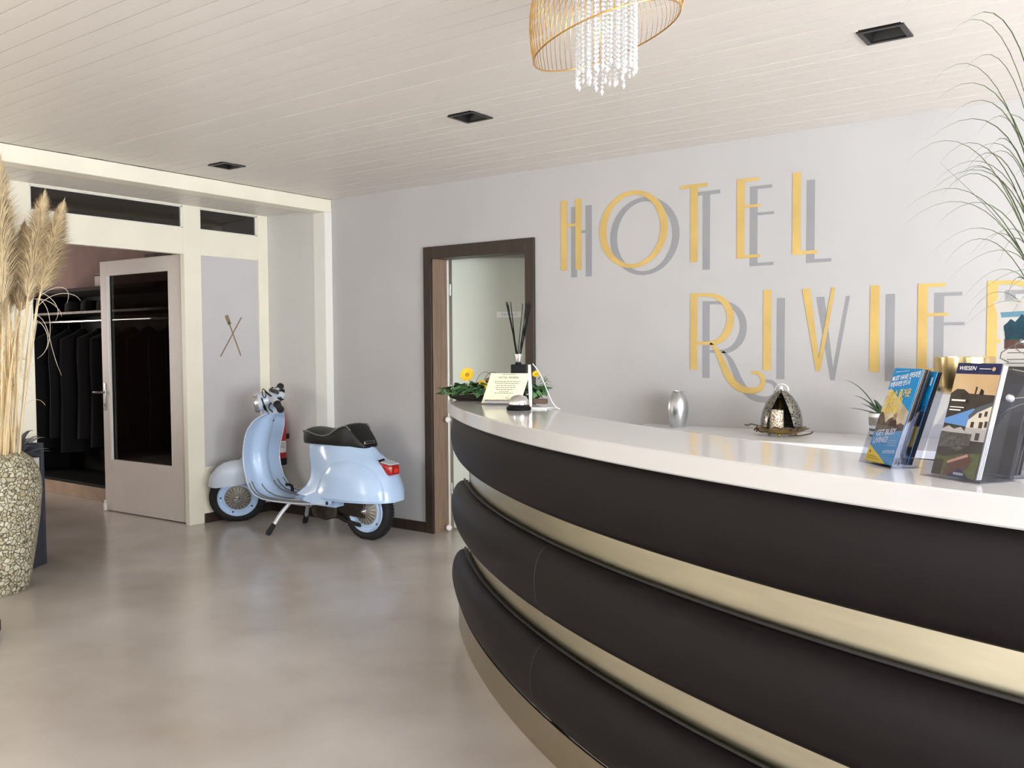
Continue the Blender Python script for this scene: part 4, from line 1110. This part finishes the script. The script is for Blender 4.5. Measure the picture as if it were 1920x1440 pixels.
# ------------------------------------------------------------------ fire extinguisher on the alcove wall
fe = thing('fire_extinguisher', 'red fire extinguisher with white label hung behind the scooter', 'fire extinguisher', (-.475, -.15, .395))
G().lathe([(.057, .045), (.058, .05), (.058, .36), (.050, .40), (.030, .425), (.018, .43), (.018, .45), (.001, .45)], n=32).build('cylinder', 'red_paint', fe)
G().lathe([(.001, 0), (.058, 0), (.060, .004), (.060, .055), (.0585, .055)], n=32).build('boot', 'rubber', fe)
G().lathe([(.0586, .10), (.0586, .19)], n=14, cap=False, a0=R(-80), a1=R(35)).build('label', 'paper_white', fe)
for z in (.17, .155, .14):
    G().lathe([(.0589, z), (.0589, z + .004)], n=10, cap=False, a0=R(-60), a1=R(10)).build('label_line', 'ink', fe)
G().lathe([(.0589, .112), (.0589, .13)], n=4, cap=False, a0=R(-62), a1=R(-40)).build('label_mark', 'navy', fe)
G().box((-.014, -.014, .45), (.014, .014, .49)).build('valve', 'dark_metal', fe, bevel=.002)
G().tube([(0, 0, .485), (.02, -.02, .50), (.07, -.03, .505)], .006, 6).build('lever', 'black', fe)
G().tube([(0, 0, .47), (-.05, -.03, .47), (-.066, -.03, .40), (-.068, -.03, .15)], .008, 8).build('hose', 'rubber', fe)
G().box((-.03, .055, .2), (.03, .08, .24)).build('wall_bracket', 'dark_metal', fe)

# ================================================================== SCOOTER  (local x runs front to rear, local -y faces the lobby)
st = thing('motor_scooter', 'pale blue vintage motor scooter with black seat parked in the alcove', 'scooter', (-.534, -.492, 0), R(4.5))
AX0 = Vector((.36, 0, .90)); rake = R(22); AXD = Vector((math.sin(rake), 0, math.cos(rake)))
STEER = Matrix.Translation(AX0) @ Matrix.Rotation(R(48), 4, AXD) @ Matrix.Translation(-AX0)
I4 = Matrix.Identity(4)
FW = Vector((.022, 0, .203)); RW = Vector((1.29, 0, .201))
def wheel(c, M, r, side, nm):
    def L(prof, name, m, par, n=48):
        return G().lathe(prof, c, n, (0, side, 0)).xf(M).build(name, m, par)
    tp = []
    for i in range(15):
        a = math.pi * (1.3 * i / 14 - .15); tp.append((r - .033 + .033 * math.sin(a), .042 * math.cos(a) * -1))
    ty = G().lathe([(r - .058, -.030)] + tp + [(r - .058, .030)], c, 48, (0, side, 0), cap=False).xf(M).build(nm, 'rubber', st)
    g = G()      # tread blocks
    for i in range(60):
        a = 2 * math.pi * i / 60
        for s_ in (-1, 1):
            d = Vector((math.cos(a), 0, math.sin(a))); tt = Vector((-math.sin(a), 0, math.cos(a))); o = c + d * (r - .001)
            g.prism([(-.006, .002), (.006, .004), (.006, .024), (-.006, .022)], tt, (0, s_, 0), d, o - d * .002, .004)
    g.xf(M).build('tread', 'rubber', ty, smooth=False)
    L([(.150, -.03), (.150, .036), (.146, .042), (.141, .038), (.134, .028), (.118, .026), (.108, .032), (.098, .032), (.095, .014), (.001, .012), (.001, -.03)], 'rim', 'scooter_blue', ty)
    hb = L([(.094, .012), (.096, .030), (.088, .036), (.060, .044), (.034, .050), (.026, .050), (.001, .050)], 'hub', 'cast_metal', ty)
    g = G()
    for i in range(20):
        a = 2 * math.pi * i / 20; d = Vector((math.cos(a), 0, math.sin(a))); tt = Vector((-math.sin(a), 0, math.cos(a))); ax = Vector((0, side, 0))
        g.add([c + d * .030 + ax * .049 - tt * .0014, c + d * .030 + ax * .049 + tt * .0014, c + d * .090 + ax * .034 + tt * .0024, c + d * .090 + ax * .034 - tt * .0024,
               c + d * .030 + ax * .055, c + d * .088 + ax * .041], [(0, 3, 5, 4), (2, 1, 4, 5), (1, 0, 4), (3, 2, 5)])
    g.xf(M).build('cooling_fin', 'dark_metal', ty, smooth=False)
    L([(.022, .048), (.022, .058), (.014, .064), (.010, .072), (.001, .074)], 'hub_nut', 'chrome', ty, 20)
    for i in range(5):
        a = 2 * math.pi * i / 5 + .5; o = c + Vector((math.cos(a), 0, math.sin(a))) * .124
        G().lathe([(.008, .012), (.008, .026), (.005, .030), (.001, .031)], o, 8, (0, side, 0)).xf(M).build('wheel_bolt', 'dark_metal', ty)
    return ty
wheel(FW, STEER, .205, -1, 'front_wheel'); wheel(RW, I4, .205, -1, 'rear_wheel')

# front fork, fender
g = G().tube([FW + Vector((0, .055, 0)), FW + Vector((.06, .06, .10)), FW + Vector((.09, .02, .26)), AX0 + AXD * -.2], .018, 10)
g.cyl(FW + Vector((0, -.01, 0)), FW + Vector((0, .06, 0)), .02)
g.xf(STEER).build('fork', 'dark_metal', st)
fr_ = []
for i in range(19):
    u0_ = -.265 + .47 * i / 18; u = u0_
    zt = interp([(-.265, .335), (-.25, .375), (-.21, .425), (-.15, .468), (-.08, .492), (0, .502), (.08, .500), (.15, .49), (.205, .47)], u)
    zb = interp([(-.265, .335), (-.2, .33), (0, .335), (.1, .34), (.205, .36)], u)
    hw = interp([(-.265, .028), (-.245, .055), (-.2, .078), (-.1, .094), (0, .098), (.12, .092), (.205, .075)], u)
    ring = []
    for j in range(15):
        a = math.pi * j / 14; ca, sa = math.cos(a), math.sin(a)
        ring.append((FW.x + (u if u > 0 else u * .74), hw * math.copysign(abs(ca) ** .75, ca), zb + (zt - zb) * sa ** .8))
    for j in range(15):
        a = math.pi * (14 - j) / 14; ca, sa = math.cos(a), math.sin(a)
        ring.append((FW.x + (u if u > 0 else u * .74), (hw - .004) * math.copysign(abs(ca) ** .75, ca), zb + (zt - zb - .004) * sa ** .8))
    fr_.append(ring)
fe_ = G().loft(fr_).xf(STEER).build('front_fender', 'scooter_pale', st)
G().tube([(FW.x + u * .74, 0, interp([(-.25, .378), (-.21, .430), (-.15, .473), (-.08, .497), (0, .507), (.08, .505)], u)) for u in [-.22 + .3 * i / 16 for i in range(17)]], .007, 6, flat=.6).xf(STEER).build('fender_crest', 'piping_grey', fe_)

# leg shield and floorboard: one swept sheet
PATH = [(.412, .868), (.375, .835), (.335, .80), (.302, .74), (.280, .69), (.258, .62), (.243, .55), (.244, .48), (.258, .41), (.285, .335), (.325, .285), (.38, .25), (.46, .232), (.56, .228), (.68, .229), (.80, .232), (.92, .238), (1.02, .246), (1.10, .254)]
WID = [.045, .105, .148, .176, .184, .182, .178, .176, .177, .181, .187, .193, .197, .2, .202, .202, .202, .202, .196]
def sheet_pt(k, q, off):
    """k along path (float), q lateral -1..1, off along normal (positive = rider side)"""
    i = min(int(k), len(PATH) - 2); f = k - i
    def P(j): j = max(0, min(len(PATH) - 1, j)); return Vector((PATH[j][0], 0, PATH[j][1]))
    p = P(i) * (1 - f) + P(i + 1) * f; t = ((P(i + 2) - P(i)) * f + (P(i + 1) - P(i - 1)) * (1 - f)).normalized()
    n = Vector((-t.z, 0, t.x)); w = WID[i] * (1 - f) + WID[i + 1] * f
    # rider-side normal points rearwards/up
    up_ = interp([(0, 1), (9, 1), (13, .15), (18, .1)], k)
    edge = .014 * up_ * max(0, abs(q) - .55) / .45
    hump = (interp([(0, .01), (2, .030), (8, .042), (11, .025), (13, .0)], k)) * max(0, 1 - (abs(q) / .42) ** 2) ** 1.0
    return p + n * (off + edge + hump) + Vector((0, q * w, 0))
K = len(PATH) - 1; NU, NQ = 54, 22
rings = []
for i in range(NU + 1):
    k = K * i / NU; qs = [-1 + 2 * j / NQ for j in range(NQ + 1)]
    rings.append([sheet_pt(k, q, .003) for q in qs] + [sheet_pt(k, q, -.003) for q in reversed(qs)])
# check normal direction: rider side must have larger x at the shield
ls = G().loft(rings).build('leg_shield', 'scooter_blue', st)
G().tube([sheet_pt(K * i / 60, -1.0, 0) for i in range(2, 61)], .0052, 6).build('edge_trim', 'scooter_pale', ls)
G().tube([sheet_pt(K * i / 60, 1.0, 0) for i in range(2, 61)], .0052, 6).build('edge_trim', 'scooter_pale', ls)
for q, a, b in ((-.93, 9.2, 17.2), (-.74, 9.0, 17.0), (-.34, 9.6, 15.2), (.34, 9.4, 15.2), (.62, 9.2, 15.6), (.9, 9.2, 17)):
    G().tube([sheet_pt(a + (b - a) * i / 30, q, .007) for i in range(31)], .0042, 6).build('floor_runner', 'piping_grey', ls)
G().tube([sheet_pt(1.7, .12, .012), sheet_pt(1.9, .15, .014), sheet_pt(2.05, .10, .013)], .0035, 6).build('bag_hook', 'dark_metal', ls)
G().lathe([(.012, 0), (.012, .006), (.006, .010), (.001, .010)], (1.095, -.198, .262), 12, (0, -1, 0)).build('side_bolt', 'dark_metal', ls)
G().prism([(.98, .242), (1.115, .250), (1.128, .272), (1.112, .298), (1.06, .315), (.98, .33), (.90, .30), (.86, .26)], (1, 0, 0), (0, 0, 1), (0, 1, 0), (0, -.200, 0), .02).build('rear_flange', 'scooter_blue', ls, bevel=.004)
G().prism([(.98, .242), (1.115, .250), (1.128, .272), (1.112, .298), (1.06, .315), (.98, .33), (.90, .30), (.86, .26)], (1, 0, 0), (0, 0, 1), (0, 1, 0), (0, .180, 0), .02).build('rear_flange', 'scooter_blue', ls, bevel=.004)
G().tube([(.45, .12, .245), (.44, .12, .285), (.42, .11, .295), (.40, .10, .292)], .012, 8).build('brake_pedal', 'rubber', st)
# steering column
G().lathe([(.036, -.60), (.036, -.3), (.040, -.10), (.046, -.04), (.040, -.02)], AX0, 24, AXD).build('steering_column', 'scooter_blue', st)

# main body shell as stacked horizontal sections
SF = [(.232, .62), (.26, .66), (.30, .72), (.35, .785), (.41, .808), (.48, .80), (.56, .782), (.625, .768), (.645, .78)]
SR = [(.232, 1.12), (.268, 1.20), (.285, 1.560), (.35, 1.550), (.45, 1.512), (.52, 1.460), (.56, 1.412), (.595, 1.360), (.625, 1.335), (.645, 1.315)]
WD = [(.232, .205), (.28, .208), (.35, .205), (.45, .190), (.55, .158), (.60, .135), (.645, .112)]
def hw_at(s_, z):
    a, b_, w = smooth_tab(SF, z), interp(SR, z), smooth_tab(WD, z)
    p = (s_ - a) / (b_ - a)
    if p <= 0 or p >= 1: return 0
    nose = .36 + .25 * max(0, (.45 - z) / .2)
    if p < .55:
        f = nose * min(1, p / .03) ** .5 + (1 - nose) * (math.sin(min(1, p / .55) * math.pi / 2)) ** 1.4
    else: f = max(0, (1 - ((p - .55) / .45) ** 2.7)) ** .5
    return w * f
def section(z, n=40):
    a, b_ = smooth_tab(SF, z), interp(SR, z)
    ts = [a + (b_ - a) * (1 - math.cos(math.pi * i / n)) / 2 for i in range(n + 1)]
    return [Vector((s_, -hw_at(s_, z), z)) for s_ in ts] + [Vector((s_, hw_at(s_, z), z)) for s_ in reversed(ts[1:-1])]
zs = [.285 + (.645 - .285) * i / 26 for i in range(27)]
bd = G().loft([section(z) for z in zs]).build('body_shell', 'scooter_blue', st)
# tunnel between floorboard and body
G().loft([[Vector((x, y, z)) for y, z in ((-w, .225), (-w * .95, zt), (0, zt + .01), (w * .95, zt), (w, .225))] for x, w, zt in ((.62, .05, .236), (.70, .075, .262), (.78, .10, .30), (.95, .14, .32), (1.12, .15, .30))]).build('centre_tunnel', 'scooter_blue', bd)
# side cowls: raised, softly edged panels
def cowl(side):
    g = G(); rings = []; nr, na = 16, 40
    def pos(f, a, ofs):
        ca, sa = math.cos(a), math.sin(a)
        s_ = 1.245 - (.295 if ca > 0 else .275) * ca * f * (1 if ca < 0 else 1)
        z = .298 + .258 * f * max(0, sa) ** .9
        z = min(z, .60)
        return Vector((s_, side * (hw_at(min(s_, interp(SR, z) - .012), z) + ofs), z))
    for i in range(nr + 1):
        f = i / nr; ofs = .013 * (1 - max(0, (f - .80) / .2) ** 2) - .001
        rings.append([pos(max(f, .01), math.pi * j / na, ofs) for j in range(na + 1)])
    rings.append([pos(1, math.pi * j / na, -.012) for j in range(na + 1)])
    g.loft(rings, closed=False)
    return g.build('side_cowl', 'scooter_blue', bd)
cowl(-1); cowl(1)
G().tube([Vector((s_, -hw_at(s_, .287) - .001, .286)) for s_ in [1.02 + .535 * i / 24 for i in range(25)]] , .005, 6).build('lower_rim', 'scooter_blue', bd)
# badge and tail lamp
def tailx(z): return interp(SR, z)
Mt = frame((1.462, -.018, .560), (.30, -.94, 0), (-.55, 0, .8), (.8, .25, .55))
G().prism([(-.012, -.008), (.075, -.008), (.08, .008), (-.006, .008)], (.25, -.96, -.02), (-.60, -.15, .78), (.77, .22, .6), (1.418, .01, .552), .006).build('name_badge', 'black', bd)
g = G(); R_ = []
for x, hw, z0, z1 in ((1.40, .050, .468, .545), (1.46, .050, .462, .538), (1.508, .048, .458, .530), (1.528, .040, .462, .522)):
    R_.append([Vector((x, hw * c, z0 + (z1 - z0) * d)) for c, d in ((-1, .12), (-.9, 0), (.9, 0), (1, .12), (1, .88), (.9, 1), (-.9, 1), (-1, .88))])
tl = g.loft(R_).build('tail_lamp', 'red_lens', bd, bevel=.002)
R_ = [[Vector((x, hw * c, z + d)) for c, d in ((-1, 0), (1, 0), (1, .006), (-1, .006))] for x, hw, z in ((1.365, .052, .553), (1.46, .054, .540), (1.522, .046, .528))]
G().loft(R_).build('lamp_cap', 'scooter_pale', tl)
G().box((1.520, -.014, .475), (1.5315, .02, .502)).build('lamp_centre', 'red_bright', tl)

# seat
ST = [(.765, .052, .705, .725), (.775, .085, .722, .742), (.792, .108, .735, .754), (.84, .122, .736, .760), (.88, .126, .726, .756), (.94, .128, .713, .752), (1.00, .129, .709, .752), (1.05, .128, .722, .757), (1.09, .126, .745, .768), (1.13, .124, .768, .784), (1.17, .118, .782, .795), (1.195, .110, .782, .794), (1.225, .102, .752, .764), (1.265, .094, .712, .722), (1.305, .082, .668, .676), (1.325, .062, .645, .651)]
rings = []
for s_, w, ze, zc in ST:
    zb = .640 - .012 * max(0, (s_ - 1.0) / .32)
    ring = [(-w * .90, zb), (-w, zb + .012), (-w * 1.02, (zb + ze) / 2), (-w, ze - .006), (-w * .93, ze)]
    ring += [(-w * q, ze + (zc - ze) * (1 - q * q)) for q in (.7, .4, .0)]
    ring = [Vector((s_, y, z)) for y, z in ring] + [Vector((s_, -y, z)) for y, z in reversed(ring[:-1])]
    rings.append(ring)
se = G().loft(rings).build('seat', 'seat_vinyl', st)
se.modifiers.new('sub', 'SUBSURF').levels = 1; se.modifiers['sub'].render_levels = 2
for s__ in (-1, 1):
    G().tube([(s_, s__ * w * .985, ze - .001) for s_, w, ze, zc in ST[1:13]], .0042, 6).build('piping', 'piping_grey', se)
G().prism([(-.052, -.010), (.052, -.010), (.052, .010), (-.052, .010)], (0, -1, 0), (-.35, 0, .94), (.94, 0, .35), (1.316, -.02, .668), .008).build('seat_badge', 'steel', se, bevel=.002)
for i in range(7):
    G().prism([(-.004, -.006), (.004, -.006), (.004, .006), (-.004, .006)], (0, -1, 0), (-.35, 0, .94), (.94, 0, .35), (1.3238, -.02 + .012 * (i - 3), .671), .0006).build('badge_mark', 'black', se, smooth=False)
G().cyl((1.305, -.02, .628), (1.318, -.02, .645), .012).build('seat_latch', 'black', se)

# engine, exhaust, stand
g = G()
g.loft([[Vector((x, y, z)) for y, z in ((-w, z0), (w, z0), (w * 1.05, z1), (-w * 1.05, z1))] for x, w, z0, z1 in ((.80, .05, .165, .185), (.86, .09, .130, .225), (.98, .10, .115, .235), (1.06, .07, .14, .22))])
g.build('exhaust', 'dark_metal', st, bevel=.006)
G().tube([(1.02, -.06, .16), (1.12, -.05, .12), (1.25, -.05, .10)], .014, 8).build('exhaust_pipe', 'dark_metal', st)
G().loft([[Vector((x, y, z)) for y, z in ((-.06, z0), (.12, z0), (.12, z1), (-.06, z1))] for x, z0, z1 in ((1.0, .2, .31), (1.12, .16, .32), (1.3, .15, .30))]).build('engine_case', 'dark_metal', st, bevel=.008)
for s__, foot in ((-1, (.590, -.27, .0)), (1, (.50, .19, .0))):
    ft = Vector(foot); kn = Vector((.64, s__ * .105, .215))
    dr = (kn - ft).normalized(); lg = G().tube([ft + dr * .06, ft * .35 + kn * .65 + Vector((-.005, 0, 0)), kn + Vector((.02, 0, .006)), kn + Vector((.10, -s__ * .02, .02))], .0150, 10).build('stand_leg', 'alu_paint', st)
    dr = (kn - ft).normalized()
    G().lathe([(.001, .0), (.017, .002), (.021, .02), (.019, .05), (.016, .085), (.013, .088)], ft + Vector((0, 0, .004)), 14, dr).build('stand_boot', 'rubber', lg)

# headset, lamp, bars (all turned with the front wheel)
def hs(g, name, m, par=st, **k): return g.xf(STEER).build(name, m, par, **k)
C0 = AX0 + Vector((.01, 0, .055))
rings = []
for x, w, z0, z1 in ((-.085, .070, .862, .990), (-.07, .074, .857, .997), (-.045, .070, .858, 1.0), (-.01, .060, .868, .994), (.05, .052, .895, .990), (.09, .045, .925, .985), (.11, .02, .945, .972)):
    zc, hh = (z0 + z1) / 2, (z1 - z0) / 2
    rings.append([Vector((AX0.x + x, w * math.cos(a), zc + hh * math.sin(a))) for a in [2 * math.pi * i / 24 for i in range(24)]])
hd = hs(G().loft(rings), 'headset', 'scooter_pale')
hs(G().lathe([(.060, -.018), (.068, -.016), (.074, 0), (.074, .012), (.066, .018), (.062, .018)], (AX0.x - .095, 0, .925), 32, (1, 0, 0)), 'lamp_ring', 'chrome', hd)
hs(G().lathe([(.001, -.026), (.035, -.022), (.062, -.012), (.062, .0), (.001, .0)], (AX0.x - .092, 0, .925), 32, (1, 0, 0)), 'headlight_lens', 'crystal', hd)
hs(G().lathe([(.058, .0), (.066, .012), (.066, .03), (.04, .04)], AX0 - Vector((0, 0, .06)), 24, (.1, 0, 1)), 'headset_neck', 'scooter_pale', hd)
for s__ in (-1, 1):
    o = Vector((AX0.x + .025, s__ * .015, .955)); d = Vector((.20, s__ * .92, -.05)).normalized()
    hs(G().lathe([(.044, 0), (.036, .05), (.030, .10), (.026, .135)], o, 20, d), 'bar_arm', 'scooter_pale', hd)
    hs(G().lathe([(.022, .135), (.0285, .14), (.0275, .15), (.0235, .16), (.0235, .235), (.0265, .240), (.0255, .252), (.015, .258), (.001, .258)], o, 18, d), 'grip', 'rubber', hd)
    hs(G().tube([o + d * .11 + Vector((-.035, 0, 0)), o + d * .14 + Vector((-.055, 0, .005)), o + d * .20 + Vector((-.07, 0, 0)), o + d * .26 + Vector((-.06, 0, -.005))], [.006, .006, .005, .006], 8), 'brake_lever', 'dark_metal', hd)
hs(G().lathe([(.034, 0), (.038, .004), (.034, .012), (.030, .012), (.001, .011)], (AX0.x + .045, 0, .988), 24, (.5, 0, .86)), 'speedometer', 'black_frame', hd)
hs(G().box((-.02, -.014, 0), (.02, .014, .022)).xf(Matrix.Translation((AX0.x + .07, -.10, .955))), 'switch_box', 'rubber', hd, bevel=.003)
hs(G().box((-.02, -.014, 0), (.02, .014, .022)).xf(Matrix.Translation((AX0.x + .09, .10, .945))), 'switch_box', 'rubber', hd, bevel=.003)
hs(G().tube([Vector((AX0.x - .02, -.055, .975)) + Vector((.012 * math.sin(t), -.018 * math.sin(t) * .3, .034 - .034 * math.cos(t))) + Vector((-.01, 0, .0)) for t in [2 * math.pi * i / 20 for i in range(20)]], .0032, 6, closed=True), 'control_cable', 'dark_metal', hd)
hs(G().tube(bez((AX0.x - .02, -.06, 1.03), (AX0.x + .0, -.06, .99), (AX0.x + .03, -.065, .965), (AX0.x + .10, -.10, .958), 12), .006, 6), 'control_cable', 'black', hd)
hs(G().tube(bez((AX0.x - .05, -.075, .985), (AX0.x - .045, -.085, .94), (AX0.x - .035, -.085, .90), (AX0.x - .02, -.075, .855), 12), .005, 6), 'control_cable', 'dark_metal', hd)
hs(G().cyl((AX0.x - .042, -.083, .925), (AX0.x - .034, -.082, .89), .009, n=10), 'cable_boot', 'black', hd)
